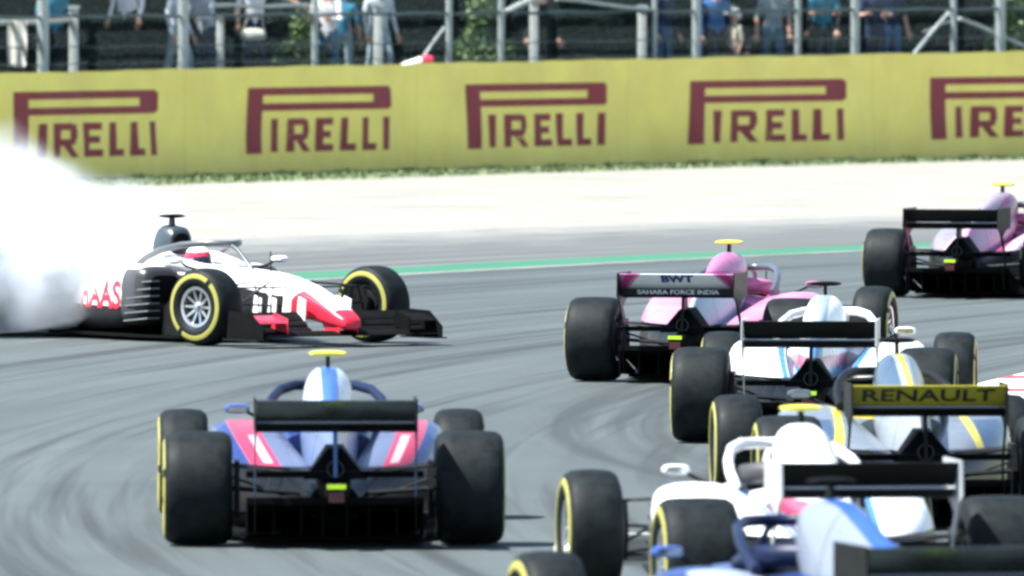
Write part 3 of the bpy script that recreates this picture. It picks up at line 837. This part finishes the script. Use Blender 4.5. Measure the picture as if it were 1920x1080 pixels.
L_tr2 = dict(L_tr, tcam=M_black, sidepod=p_ts2, cover=paint('silver_grey_cover', (.17, .20, .25), [((.02, .07, .26), [(-1, 0, 0, -.05)]), ((.08, .13, .25), [(0, 0, -1, -.66)]), ((.006, .007, .008), [(0, 0, -1, -.445)])], .3, 0, .4))
# pink
PINK = (.47, .14, .29); MAG = (.36, .03, .17); LILAC = (.46, .30, .48)
p_f = paint('pink_body', PINK, [], .3, 0, .6)
p_fs = paint('pink_sidepod', (.48, .19, .33), [((.62, .26, .42), [(0, 0, 1, .555), (0, 0, -1, -.562)]), ((.30, .40, .50), [(-1, 0, 0, -.15), (0, 0, 1, .3)]), ((.006, .007, .008), [(0, 0, -1, -.445)])], .3, 0, .6)
p_fc = paint('pink_cover', (.42, .13, .28), [((.34, .26, .42), [(1, -.12, -.2, -.20), (0, 0, 1, .80)]), (MAG, [(0, 0, -1, -.86), (0, 0, 1, .80), (0, 1, 0, .6)]), ((.36, .44, .54), [(0, 0, -1, -.72)]), ((.006, .007, .008), [(0, 0, -1, -.445)])], .3, 0, .6)
L_fi = dict(body=p_f, nose=p_f, cover=p_fc, sidepod=p_fs, halo=mat('halo_slate', (.06, .07, .09), .3), surround=mat('headrest_pink', PINK, .4), tcam=M_fluo, mirror=mat('mirror_pink', PINK, .3),
            rmain=M_carbon, rflap=paint('flap_white_magenta', (.60, .64, .66), [((.42, .16, .33), [(1, 0, 1.0, 1.17)]), (MAG, [(1, 0, 1.0, 1.20), (-1, 0, -1, -1.275)])], .4), rend=M_carbon, vane=mat('vane_pink', (.75, .36, .55), .35), fwing=mat('wing_pink', PINK, .3))
p_fc2 = paint('pink_white_cover', (.24, .20, .26), [((.26, .025, .12), [(1, 0, 0, .085), (0, 0, 1, .74)]), ((.6, .25, .42), [(0, 0, -1, -.70)]), ((.006, .007, .008), [(0, 0, -1, -.445)])], .3, 0, .6)
L_fi2 = dict(L_fi, cover=p_fc2, sidepod=paint('pale_pink_sidepod', (.20, .18, .21), [((.24, .03, .11), [(-1, 0, 0, -.26)]), ((.5, .36, .44), [(-1, 0, 0, -.36), (1, 0, 0, .26)]), ((.006, .007, .008), [(0, 0, -1, -.445)])], .3, 0, .6), rflap=M_carbon, halo=mat('halo_dark', (.02, .024, .03), .4), body=paint('magenta_body', (.26, .04, .14), [], .3), surround=mat('headrest_magenta', (.30, .05, .16), .4))
# white with stripes
LB = (.035, .17, .36); NAVY = (.008, .025, .10); SR = (.50, .03, .09)
p_w = paint('white_body', WHITE, [], .3, 0, .6)
p_ws = paint('white_striped_sidepod', WHITE, [(LB, [(-1, 0, .55, .005), (1, 0, -.55, -.045)]), (NAVY, [(-1, 0, .55, .05), (1, 0, -.55, -.085)]), ((.40, .58, .72), [(-1, 0, .55, .085), (1, 0, -.55, -.12)]), (LB, [(-1, 0, .55, .12), (1, 0, -.55, -.165)]), (SR, [(-1, 0, .55, .165)]), ((.006, .007, .008), [(0, 0, -1, -.445)])], .3, 0, .6)
p_wc = paint('white_grey_cover', WHITE, [((.22, .30, .37), [(-1, 0, 0, -.05)]), (LB, [(-1, 0, 0, -.05), (0, 0, -1, -.76)]), (SR, [(0, 0, -1, -.60), (0, 0, 1, .52)]), (LB, [(0, 0, -1, -.52)]), ((.006, .007, .008), [(0, 0, -1, -.445)])], .3, 0, .6)
wh = mat('halo_white', WHITE, .3, coat=.5)
L_w = dict(body=p_w, nose=p_w, cover=p_wc, sidepod=p_ws, halo=wh, surround=mat('headrest_black', (.03, .03, .033), .6), tcam=M_black, mirror=mat('mirror_pearl', WHITE, .3), rmain=paint('rear_plane_black', (.014, .016, .018), [], .3), rflap=M_carbon, rend=paint('endplate_pale', (.42, .45, .47), [], .35), vane=mat('vane_pearl', WHITE, .35), fwing=wh)
L_w2 = dict(L_w, tcam=M_fluo, cover=paint('white_cover_red_base', WHITE, [((.62, .70, .78), [(-1, 0, 0, -.035)]), (SR, [(0, 0, -1, -.62), (0, 0, 1, .54)]), ((.30, .38, .60), [(0, 0, -1, -.54)]), ((.006, .007, .008), [(0, 0, -1, -.445)])], .3, 0, .6))
# grey and yellow
GREY = (.17, .20, .225); YEL = (.60, .50, .04)
p_r = paint('grey_yellow_body', GREY, [(YEL, [(0, 0, 1, .60)])], .25, .35, .6)
p_rs = paint('grey_yellow_sidepod', (.17, .20, .225), [((.05, .09, .15), [(1, 0, 0, .44), (0, 0, -1, -.60)]), (YEL, [(1, 0, .30, .545), (-1, 0, -.30, -.60)]), ((.006, .007, .008), [(0, 0, -1, -.445)])], .25, .35, .6)
p_rc = paint('grey_yellow_cover', (.30, .34, .38), [((.05, .09, .15), [(1, 0, 0, .045), (0, 0, 1, .8)]), (YEL, [(-1, 0, 0, -.018), (0, 0, 1, .70)]), ((.006, .007, .008), [(0, 0, -1, -.445)])], .25, .3, .6)
L_re = dict(body=p_r, nose=p_r, cover=p_rc, sidepod=p_rs, halo=M_carbon, surround=M_black, tcam=M_black, mirror=mat('mirror_slate', (.06, .07, .08), .3), rmain=M_carbon, rflap=mat('flap_yellow', (.30, .275, .015), .5, var=.15, scale=14), rend=M_carbon, vane=M_carbon, fwing=mat('wing_yellow', YEL, .35))

# ---- the cars on the track
def at(s, cx): return ((cx - 960) / s, 25000 / s, 0.006)
HA = 148.0
fx, fy = -1.93, 115.9
hx, hy = math.sin(R_(HA)), math.cos(R_(HA))
car_a = build_car((fx - 3.6 * hx, fy - 3.6 * hy, .006), HA, L_haas, 'white, grey and red racing car sliding sideways in front of tyre smoke', R_(16))
car_b = build_car((-1.05, 78.4, .006), -2.0, L_tr, 'blue and silver racing car with red flanks and yellow camera bar driving alone')
car_c = build_car((1.45, 106.4, .006), 11.3, L_fi, 'pink racing car with white lettered rear wing flap and yellow camera bar')
car_d = build_car((4.46, 130.4, .006), 14.5, L_fi2, 'magenta and grey racing car with plain black rear wing, ahead of the others')
car_e = build_car((2.13, 93.9, .006), 4.2, L_w, 'white racing car with blue and red stripes and black camera bar, behind the pink car')
car_f = build_car((2.47, 80.9, .006), -3.2, L_re, 'dark grey racing car with lettered yellow rear wing flap')
car_g = build_car((1.75, 69.4, .006), -7.7, L_w2, 'white racing car with white halo and yellow camera bar, behind the yellow winged car')
car_h = build_car((1.85, 60.1, .006), -13.8, L_tr2, 'blue and silver racing car with black camera bar, right behind a white car')

# ---- lettering on the cars
def car_text(car, s, h, wd, m, fn, name='lettering', parent=None, bold=.012):
    V, F = text_geom(s, h, wd, bold)
    o = obj(name, mk(name, ([fn(x, z) for x, _, z in V], F), m, 0, False), parent or car)
    return o
def child(car, base):
    return [c for c in car.children if c.name.split('.')[0] == base]
M_navyprint = mat('navy_print', (.01, .03, .16), .5)
M_paleprint = mat('pale_print', (.42, .48, .48), .5)
M_blackprint = mat('black_print', (.012, .012, .012), .5)
M_redprint = mat('red_print', RED, .45)
M_whiteprint = mat('white_print', (.7, .7, .7), .5)
# rear faces of the wing elements, found on the meshes themselves
def rear_face(key, off=.007):
    ge = G[key][0]
    bm = bmesh.new(); vs = [bm.verts.new(v) for v in ge[0]]
    for f in ge[1]:
        try: bm.faces.new([vs[i] for i in f])
        except ValueError: pass
    bm.normal_update(); t = BVHTree.FromBMesh(bm)
    def fn(x, z):
        h = t.ray_cast(Vector((x, -3, z)), Vector((0, 1, 0)))
        return (x, (h[0].y if h[0] else -.74) - off, z)
    return fn
flapf, mainf = rear_face('rear_flap'), rear_face('rear_main_plane')
car_text(car_c, 'BWT', .060, .26, M_navyprint, lambda x, z: flapf(x, z + .838), parent=child(car_c, 'rear_flap')[0], bold=.05)
car_text(car_c, 'SAHARA FORCE INDIA', .036, .66, M_paleprint, lambda x, z: (lambda p: (p[0], -.672, p[2]))((x, 0, z + .733)), parent=child(car_c, 'rear_main_plane')[0], bold=.02)
car_text(car_f, 'RENAULT', .075, .80, M_blackprint, lambda x, z: flapf(x, z + .815), parent=child(car_f, 'rear_flap')[0], bold=.02)
# a flat trailing board carries the small lettering of the pink car
obj('trailing_board', part_mesh('board', 'trailing_board', (gbox(-.462, .462, -.668, -.640, .705, .757), 0), M_carbon), child(car_c, 'rear_main_plane')[0])
# side lettering on the sliding car
spm = G['sidepod'][0]
bm = bmesh.new(); vs = [bm.verts.new(v) for v in spm[0]]
for f in spm[1]: bm.faces.new([vs[i] for i in f])
bm.normal_update(); tr = BVHTree.FromBMesh(bm)
def side_fn(y, z):
    h = tr.ray_cast(Vector((3, y, z)), Vector((-1, 0, 0)))
    return ((h[0].x if h[0] else .70) + .006, y, z)
sp_r = [c for c in child(car_a, 'sidepod') if max(v.co.x for v in c.data.vertices) > .3][0]
car_text(car_a, 'HAAS', .25, .86, M_redprint, lambda x, z: side_fn(x + 1.50, z + .40), parent=sp_r, bold=.03)

# ================================================================== people
def skin_mesh(pts, edges, radii, mats_of_edge, materials, root=0, sub=1):
    me = bpy.data.meshes.new('body'); me.from_pydata(pts, edges, [])
    o = bpy.data.objects.new('body', me); col.objects.link(o)
    o.modifiers.new('skin', 'SKIN')
    for i, r in enumerate(radii):
        sv = me.skin_vertices[0].data[i]; sv.radius = r if isinstance(r, tuple) else (r, r); sv.use_root = (i == root)
    s = o.modifiers.new('sub', 'SUBSURF'); s.levels = sub; s.render_levels = sub
    dg = bpy.context.evaluated_depsgraph_get()
    new = bpy.data.meshes.new_from_object(o.evaluated_get(dg))
    bpy.data.objects.remove(o); bpy.data.meshes.remove(me)
    for m in materials: new.materials.append(m)
    segs = [(Vector(pts[a]), Vector(pts[b]), k) for (a, b), k in zip(edges, mats_of_edge)]
    for p in new.polygons:
        c = p.center; best = (9, 0)
        for a, b, k in segs:
            d = b - a; t = max(0, min(1, (c - a).dot(d) / max(1e-6, d.length_squared)))
            q = (c - a - d * t).length
            if q < best[0]: best = (q, k)
        p.material_index = best[1]
    new.polygons.foreach_set('use_smooth', [True] * len(new.polygons))
    return new
M_skin = mat('skin', (.52, .30, .21), .55, var=.08)
M_hair = mat('hair', (.05, .035, .025), .6)
M_eye = mat('eye', (.03, .025, .02), .3)
def person(loc, face, label, shirt, legs, long_sleeve=False, pose='stand', h=1.0, cap=None, arm=None, group=True):
    """face: heading about z (0 looks along -y)"""
    Lg = 0.0
    P = [(0, 0, .96), (0, .01, 1.15), (0, .0, 1.36), (0, .0, 1.47), (0, -.01, 1.55), (0, -.015, 1.66), (0, -.01, 1.74),
         (.10, 0, .90), (.11, -.01, .50), (.12, .01, .09), (.13, -.16, .045), (-.10, 0, .90), (-.11, -.01, .50), (-.12, .01, .09), (-.13, -.16, .045),
         (.19, 0, 1.41), (.25, .02, 1.13), (.26, -.10, .89), (-.19, 0, 1.41), (-.25, .02, 1.13), (-.26, -.10, .89)]
    if pose == 'lean':      # forearms resting on the rail
        P[16] = (.24, -.14, 1.15); P[17] = (.16, -.38, 1.17); P[19] = (-.24, -.14, 1.15); P[20] = (-.16, -.38, 1.17)
        for i in (2, 3, 4, 5, 6, 15, 18): P[i] = (P[i][0], P[i][1] - .07, P[i][2] - .01)
    if pose == 'point':     # one arm stretched out to the side
        P[16] = (.46, -.05, 1.30); P[17] = (.70, -.10, 1.17)
    if pose == 'walk':
        P[8] = (.11, -.16, .52); P[9] = (.11, -.10, .10); P[10] = (.12, -.27, .05); P[12] = (-.11, .08, .50); P[13] = (-.12, .25, .12); P[14] = (-.13, .10, .05)
    if pose == 'sit':
        P = [(x, y, z - .45) for x, y, z in P]
        P[7] = (.10, -.05, .46); P[8] = (.13, -.45, .50); P[9] = (.13, -.47, .09); P[10] = (.14, -.62, .045)
        P[11] = (-.10, -.05, .46); P[12] = (-.13, -.45, .50); P[13] = (-.13, -.47, .09); P[14] = (-.14, -.62, .045)
        P[16] = (.24, -.12, .72); P[17] = (.12, -.36, .60); P[19] = (-.24, -.12, .72); P[20] = (-.12, -.36, .60)
    rad = [(.15, .115), (.135, .105), (.165, .11), (.075, .075), (.055, .06), (.078, .095), (.06, .075),
           .088, .06, .042, .038, .088, .06, .042, .038, .062, .044, .030, .062, .044, .030]
    P = [tuple(c * h for c in p) for p in P]; rad = [tuple(c * h for c in r) if isinstance(r, tuple) else r * h for r in rad]
    Ed = [(0, 1), (1, 2), (2, 3), (3, 4), (4, 5), (5, 6), (0, 7), (7, 8), (8, 9), (9, 10), (0, 11), (11, 12), (12, 13), (13, 14), (2, 15), (15, 16), (16, 17), (2, 18), (18, 19), (19, 20)]
    fa = 1 if long_sleeve else 0
    mi = [1, 1, 1, 0, 0, 0, 2, 2, 2, 3, 2, 2, 2, 3, 1, 1, fa, 1, 1, fa]
    body = skin_mesh(P, Ed, rad, mi, [M_skin, shirt, legs, M_black])
    # hands with five fingers and the face are added to the same mesh
    bm = bmesh.new(); bm.from_mesh(body)
    def addg(g, idx):
        vs = [bm.verts.new(v) for v in g[0]]
        for f in g[1]:
            try: fc = bm.faces.new([vs[i] for i in f]); fc.material_index = idx; fc.smooth = True
            except ValueError: pass
    for e, wr, s in ((16, 17, 1), (19, 20, -1)):
        a, b = Vector(P[e]), Vector(P[wr]); d = (b - a).normalized(); u = d.cross(Vector((0, 1, .3))).normalized(); n = u.cross(d)
        addg(gtube([b - d * .02, b + d * .05 * h, b + d * .09 * h], [.028 * h, .042 * h, .038 * h], 8, .55), 0)
        for k in range(4):
            o_ = (k - 1.5) * .02 * h; ln = (.075, .085, .08, .062)[k] * h
            q = b + d * .085 * h + u * o_
            addg(gtube([q, q + d * ln * .5 + n * .006, q + d * ln * .92 + n * .025 * h], [.0095 * h, .009 * h, .006 * h], 6), 0)
        q = b + d * .03 * h + u * .035 * h * s
        addg(gtube([q, q + d * .035 * h + u * .022 * h * s, q + d * .065 * h + u * .028 * h * s], [.011 * h, .010 * h, .007 * h], 6), 0)
    hd = Vector(P[5])
    addg(gtube([hd + Vector((0, -.085, .02)) * h, hd + Vector((0, -.118, -.02)) * h, hd + Vector((0, -.09, -.03)) * h], [.008, .016, .012], 6), 0)
    for s in (1, -1):
        addg(gtube([hd + Vector((s * .075, .0, .01)) * h, hd + Vector((s * .092, .01, .01)) * h], [.03, .02], 7), 0)
        addg(gtube([hd + Vector((s * .032, -.088, .025)) * h, hd + Vector((s * .032, -.098, .025)) * h], [.012, .008], 6), 4)
    addg(gtube([hd + Vector((-.025, -.092, -.058)) * h, hd + Vector((.025, -.092, -.058)) * h], [.006, .006], 5), 4)
    bm.to_mesh(body); bm.free()
    body.materials.append(M_eye)
    o = obj('person', body, None, loc, face)
    tag(o, label, 'person', 'spectators behind the fence')
    hair = gloft([(-.07, 0, .05, -.01, .10, 2), (-.03, 0, .083, -.0, .125, 2), (.05, 0, .09, -.06, .125, 2), (.11, 0, .06, -.07, .08, 2)], 14)
    obj('cap' if cap else 'hair', mk('hair', gmove(hair, Matrix.Translation(hd + Vector((0, 0, .01 * h)))), cap or M_hair, 60), o)
    if cap:
        obj('brim', mk('brim', gmove(gslab([(-.075, -.06), (.075, -.06), (.06, -.17), (-.06, -.17)], .045, .056), Matrix.Translation(hd)), cap, 0), o)
    return o
def cl(name, c): return mat(name, c, .85, var=.15, scale=7, spec=.2)
C_white, C_pale, C_navy, C_blue, C_jean, C_ljean, C_dark, C_grey, C_beige, C_teal = (cl('cloth_white', (.75, .75, .78)), cl('cloth_pale', (.5, .56, .6)), cl('cloth_navy', (.015, .025, .07)), cl('cloth_blue', (.04, .13, .3)),
    cl('denim', (.05, .13, .22)), cl('denim_light', (.28, .36, .40)), cl('cloth_black', (.012, .013, .016)), cl('cloth_grey', (.22, .30, .33)), cl('cloth_beige', (.45, .43, .33)), cl('cloth_teal', (.03, .2, .3)))
FACE = R_(45) * 0 + R_(-10)
def stand(d, off, z): 
    x, y, _ = pol(wallR(d) + off, d); return (x, y, z)
person(stand(42.50, 2.4, 1.36), R_(-30), 'spectator in white top and black trousers beside the light jeans walker', C_white, C_dark, True)
person(stand(42.85, 2.2, 1.12), R_(60), 'spectator in light washed jeans and pale top walking behind the fence', C_pale, C_ljean, True, 'walk')
person(stand(43.55, 2.3, 1.26), R_(10), 'spectator in white tee pointing with a bare arm beside the green shrub', C_white, C_navy, False, 'point')
person(stand(44.10, 2.1, 1.06), R_(-15), 'spectator in white long sleeved top and blue jeans leaning on the rail', C_white, C_jean, True, 'lean')
person(stand(44.38, 2.5, 1.02), R_(170), 'spectator in teal shirt and grey trousers with back turned', C_teal, C_grey, False)
person(stand(47.42, 2.1, 1.02), R_(20), 'spectator in bright blue jacket and black trousers by a thick steel post', C_blue, C_dark, True)
person(stand(47.50, 1.9, 1.06), R_(-50), 'child in white cap and beige shirt behind the fence', C_beige, cl('cloth_brown', (.14, .10, .09)), False, 'stand', .70, mat('cap_white', (.75, .75, .74), .7))
person(stand(47.98, 2.3, 1.04), R_(0), 'spectator in grey shirt and dark jeans standing near the child', C_grey, C_jean, False)
person(stand(48.2, 2.4, 1.06), R_(-70), 'spectator in black clothes with bare forearms raised on the rail', C_dark, C_navy, False, 'lean')
person(stand(48.85, 2.3, 1.06), R_(0), 'spectator in navy shirt and navy trousers by the green rail', C_navy, C_navy, False, 'lean')
person(stand(49.05, 2.5, 1.06), R_(25), 'spectator in dark blue top and blue jeans beside the diagonal brace', C_navy, C_blue, False)
person(stand(47.72, 2.5, 1.05), R_(15), 'spectator in dark clothes sitting low on the bank', C_dark, C_dark, True, 'sit')

for d, off, z, fc, lab, sh, lg, ls, ps in ((41.95, 2.6, 1.15, 20, 'spectator in dark teal jacket and black jeans left of the white topped one', C_teal, C_dark, True, 'stand'),
        (43.25, 2.6, 1.1, -40, 'spectator in pale hooded top and navy trousers between the walker and the pointing one', C_pale, C_navy, True, 'lean'),
        (44.58, 2.2, 1.1, 30, 'spectator in pale long sleeved top and light jeans above the rolled flag', C_pale, C_ljean, True, 'walk'),
        (47.2, 2.7, 1.05, 50, 'spectator in navy jacket and dark jeans behind the blue jacket', C_navy, C_jean, True, 'stand'),
        (47.66, 2.9, 1.1, -20, 'spectator in black tee with bare arms behind the child', C_dark, C_jean, False, 'lean'),
        (48.36, 2.2, 1.1, 10, 'spectator in teal tee and black trousers with arms on the rail', C_teal, C_dark, False, 'lean'),
        (48.6, 2.8, 1.08, -25, 'spectator in black long sleeves and denim, half hidden behind a steel post', C_dark, C_jean, True, 'stand'),
        (46.2, 2.8, 1.0, 15, 'spectator in black clothes standing in the hedge shade', C_dark, C_dark, True, 'stand')):
    person(stand(d, off, z), R_(fc), lab, sh, lg, ls, ps)
# things lying about by the fence
def cloth_geom():
    V, F = [], []
    nu, nv = 8, 12
    for i in range(nu + 1):
        for j in range(nv + 1):
            u, v = i / nu, j / nv
            V.append(((u - .5) * (.28 + .08 * v - .10 * v * v), .03 * math.sin(u * 11) * (0.3 + v) * .6, -v * .66 + .012 * math.sin(u * 7)))
    for i in range(nu):
        for j in range(nv):
            a = i * (nv + 1) + j; F.append((a, a + 1, a + nv + 2, a + nv + 1))
    n0 = len(V)
    V += [(x, y + .012, z) for x, y, z in V]
    F += [tuple(q + n0 for q in f) for f in F]
    return V, F
x, y, _ = pol(fR(41.1) + .05, 41.08)
tag(obj('towel', mk('towel', cloth_geom(), mat('towel_cream', (.62, .61, .54), .9, var=.08), 60), None, (x, y, 2.26), R_(-10)), 'cream towel hanging from the rail beside the thick steel post', 'towel')
bag = gloft([(-.07, 0, .15, 0, .10, 2.6), (-.04, 0, .19, -.02, .17, 2.4), (.04, 0, .19, -.02, .18, 2.4), (.07, 0, .15, 0, .11, 2.6)], 16)
x, y, _ = pol(wallR(43.4) + 1.9, 43.38)
bg = obj('shoulder_bag', mk('shoulder_bag', bag, mat('bag_canvas', (.40, .42, .36), .85), 60), None, (x, y, 1.93))
tag(bg, 'pale canvas shoulder bag held by the pointing spectator', 'bag')
obj('strap', mk('strap', gtube([(-.17, 0, .10), (-.08, 0, .33), (.05, 0, .45), (.14, 0, .30), (.17, 0, .10)], .012, 6), mat('strap_canvas', (.2, .2, .17), .85), 60), bg)
x, y, _ = pol(wallR(44.13) + .35, 44.13)
fl_ = empty('rolled_flag', (x, y, 1.46)); tag(fl_, 'white and red rolled flag lying on top of the banner', 'flag')
obj('flag_cloth', mk('flag_cloth', gtube([(-.28, .02, .03), (-.15, 0, .07), (0, 0, .11), (.12, 0, .145)], [.03, .06, .075, .08], 10), mat('flag_white', (.75, .74, .72), .8), 60), fl_)
obj('flag_tip', mk('flag_tip', gtube([(.12, 0, .145), (.2, 0, .16), (.27, -.01, .15)], [.083, .09, .07], 10), mat('flag_red', (.5, .02, .07), .8), 60), fl_)

# driver of the sliding car
hpv = Vector((0, 2.03, .70))
drv_pts = [(0, 1.75, .22), (0, 1.86, .42), (0, 1.93, .54), (0, 1.98, .60), (0, 2.02, .68), (.18, 1.92, .50), (.25, 2.15, .40), (.12, 2.42, .50), (-.18, 1.92, .50), (-.25, 2.15, .40), (-.12, 2.42, .50), (.10, 2.1, .22), (.12, 2.6, .36), (.08, 3.1, .28), (-.10, 2.1, .22), (-.12, 2.6, .36), (-.08, 3.1, .28)]
drv_e = [(0, 1), (1, 2), (2, 3), (3, 4), (2, 5), (5, 6), (6, 7), (2, 8), (8, 9), (9, 10), (0, 11), (11, 12), (12, 13), (0, 14), (14, 15), (15, 16)]
dm = skin_mesh(drv_pts, drv_e, [.13, .13, .12, .06, .08, .06, .045, .04, .06, .045, .04, .08, .06, .05, .08, .06, .05], [0] * len(drv_e), [mat('race_suit', (.06, .06, .07), .8)])
drv = obj('person', dm, None, car_a.location.copy(), car_a.rotation_euler.z)
tag(drv, 'driver in red white and blue helmet in the cockpit of the sliding car', 'person')
V, F = [], []
n1, n2 = 20, 14
for j in range(n2 + 1):
    t = -math.pi / 2 + math.pi * j / n2
    for i in range(n1):
        a = 2 * math.pi * i / n1
        cy = math.cos(t)
        V.append((.118 * cy * math.cos(a), .142 * cy * math.sin(a) + (.02 * cy if math.sin(a) > 0 and t < 0 else 0), .13 * math.sin(t) if t > -.9 else -.115))
for j in range(n2):
    for i in range(n1):
        a = j * n1 + i; b = j * n1 + (i + 1) % n1
        F.append((a, b, b + n1, a + n1))
hm = paint('helmet_paint', (.62, .04, .08), [((.70, .72, .76), [(0, 0, 1, .07)]), ((.05, .25, .55), [(0, 0, -1, -.01), (0, 0, 1, -.05)]), ((.75, .75, .78), [(0, 0, -1, .06)])], .2, 0, .8)
hel = obj('helmet', mk('helmet', (V, F), hm, 60), drv, tuple(hpv))
vis = [(x * 1.02, y * 1.02, z) for x, y, z in V]
VF = [f for f in F if all(-.045 < V[i][2] < .055 and V[i][1] > .045 for i in f)]
used = sorted({i for f in VF for i in f}); vm = {i: k for k, i in enumerate(used)}
vis = [vis[i] for i in used]; VF = [tuple(vm[i] for i in f) for f in VF]
obj('visor', mk('visor', (vis, VF), mat('visor_dark', (.01, .02, .04), .08, coat=1), 60), hel)

# ================================================================== tyre smoke
sm, nt, p = new_mat('tyre_smoke')
for n in list(nt.nodes):
    if n.type == 'BSDF_PRINCIPLED': nt.nodes.remove(n)
pos = ncoord(nt)
nz = nt.nodes.new('ShaderNodeTexNoise'); nz.inputs['Scale'].default_value = 1.15; nz.inputs['Detail'].default_value = 6; nz.inputs['Roughness'].default_value = .5
nt.links.new(pos, nz.inputs['Vector'])
off = nt.nodes.new('ShaderNodeVectorMath'); off.operation = 'MULTIPLY_ADD'
nt.links.new(nz.outputs['Color'], off.inputs[0]); off.inputs[1].default_value = (1.25, 1.25, 1.0); off.inputs[2].default_value = (-.62, -.62, -.5)
pp = nt.nodes.new('ShaderNodeVectorMath'); pp.operation = 'ADD'
nt.links.new(pos, pp.inputs[0]); nt.links.new(off.outputs[0], pp.inputs[1])
def blob(c, r):
    a = nt.nodes.new('ShaderNodeVectorMath'); a.operation = 'SUBTRACT'; nt.links.new(pp.outputs[0], a.inputs[0]); a.inputs[1].default_value = c
    b = nt.nodes.new('ShaderNodeVectorMath'); b.operation = 'DIVIDE'; nt.links.new(a.outputs[0], b.inputs[0]); b.inputs[1].default_value = r
    l = nt.nodes.new('ShaderNodeVectorMath'); l.operation = 'LENGTH'; nt.links.new(b.outputs[0], l.inputs[0])
    return nmath(nt, 'SUBTRACT', 1.0, l.outputs['Value'])
SMX, SMY = -4.35, 118.6
fld = None
for c, r in (((.2, .0, .5), (1.15, 1.3, .95)), ((-.8, .3, .72), (1.7, 1.6, 1.05)), ((-2.6, .6, .75), (2.2, 1.8, 1.1)), ((.6, .4, .55), (1.0, .9, .75))):
    b = blob(c, r); fld = b if fld is None else nmath(nt, 'MAXIMUM', fld, b)
den = nmath(nt, 'MULTIPLY', nmath(nt, 'POWER', nramp(nt, fld, -0.14, 0.62), 2.2), nramp(nt, nnoise(nt, pp.outputs[0], 2.6, 5, 0.6), 0.36, 0.64, 3.0, 22.0))
vol = nt.nodes.new('ShaderNodeVolumePrincipled')
vol.inputs['Color'].default_value = (.84, .875, .90, 1); vol.inputs['Anisotropy'].default_value = 0.1
nt.links.new(den, vol.inputs['Density'])
nt.links.new(vol.outputs[0], nt.nodes['Material Output'].inputs['Volume'])
g = gloft([(-2.0, -1.6, .6, .02, 1.0, 2.4), (-1.75, -1.6, 2.4, .012, 2.0, 3), (0, -1.5, 3.3, .012, 2.45, 4), (1.9, -1.5, 3.2, .012, 2.45, 4), (2.5, -1.6, 1.0, .02, 1.4, 2.4)], 28)
so = obj('tyre_smoke', mk('tyre_smoke', g, sm, 60), None, (SMX, SMY, 0))
tag(so, 'thick white tyre smoke billowing behind the sliding car', 'smoke', kind='stuff')
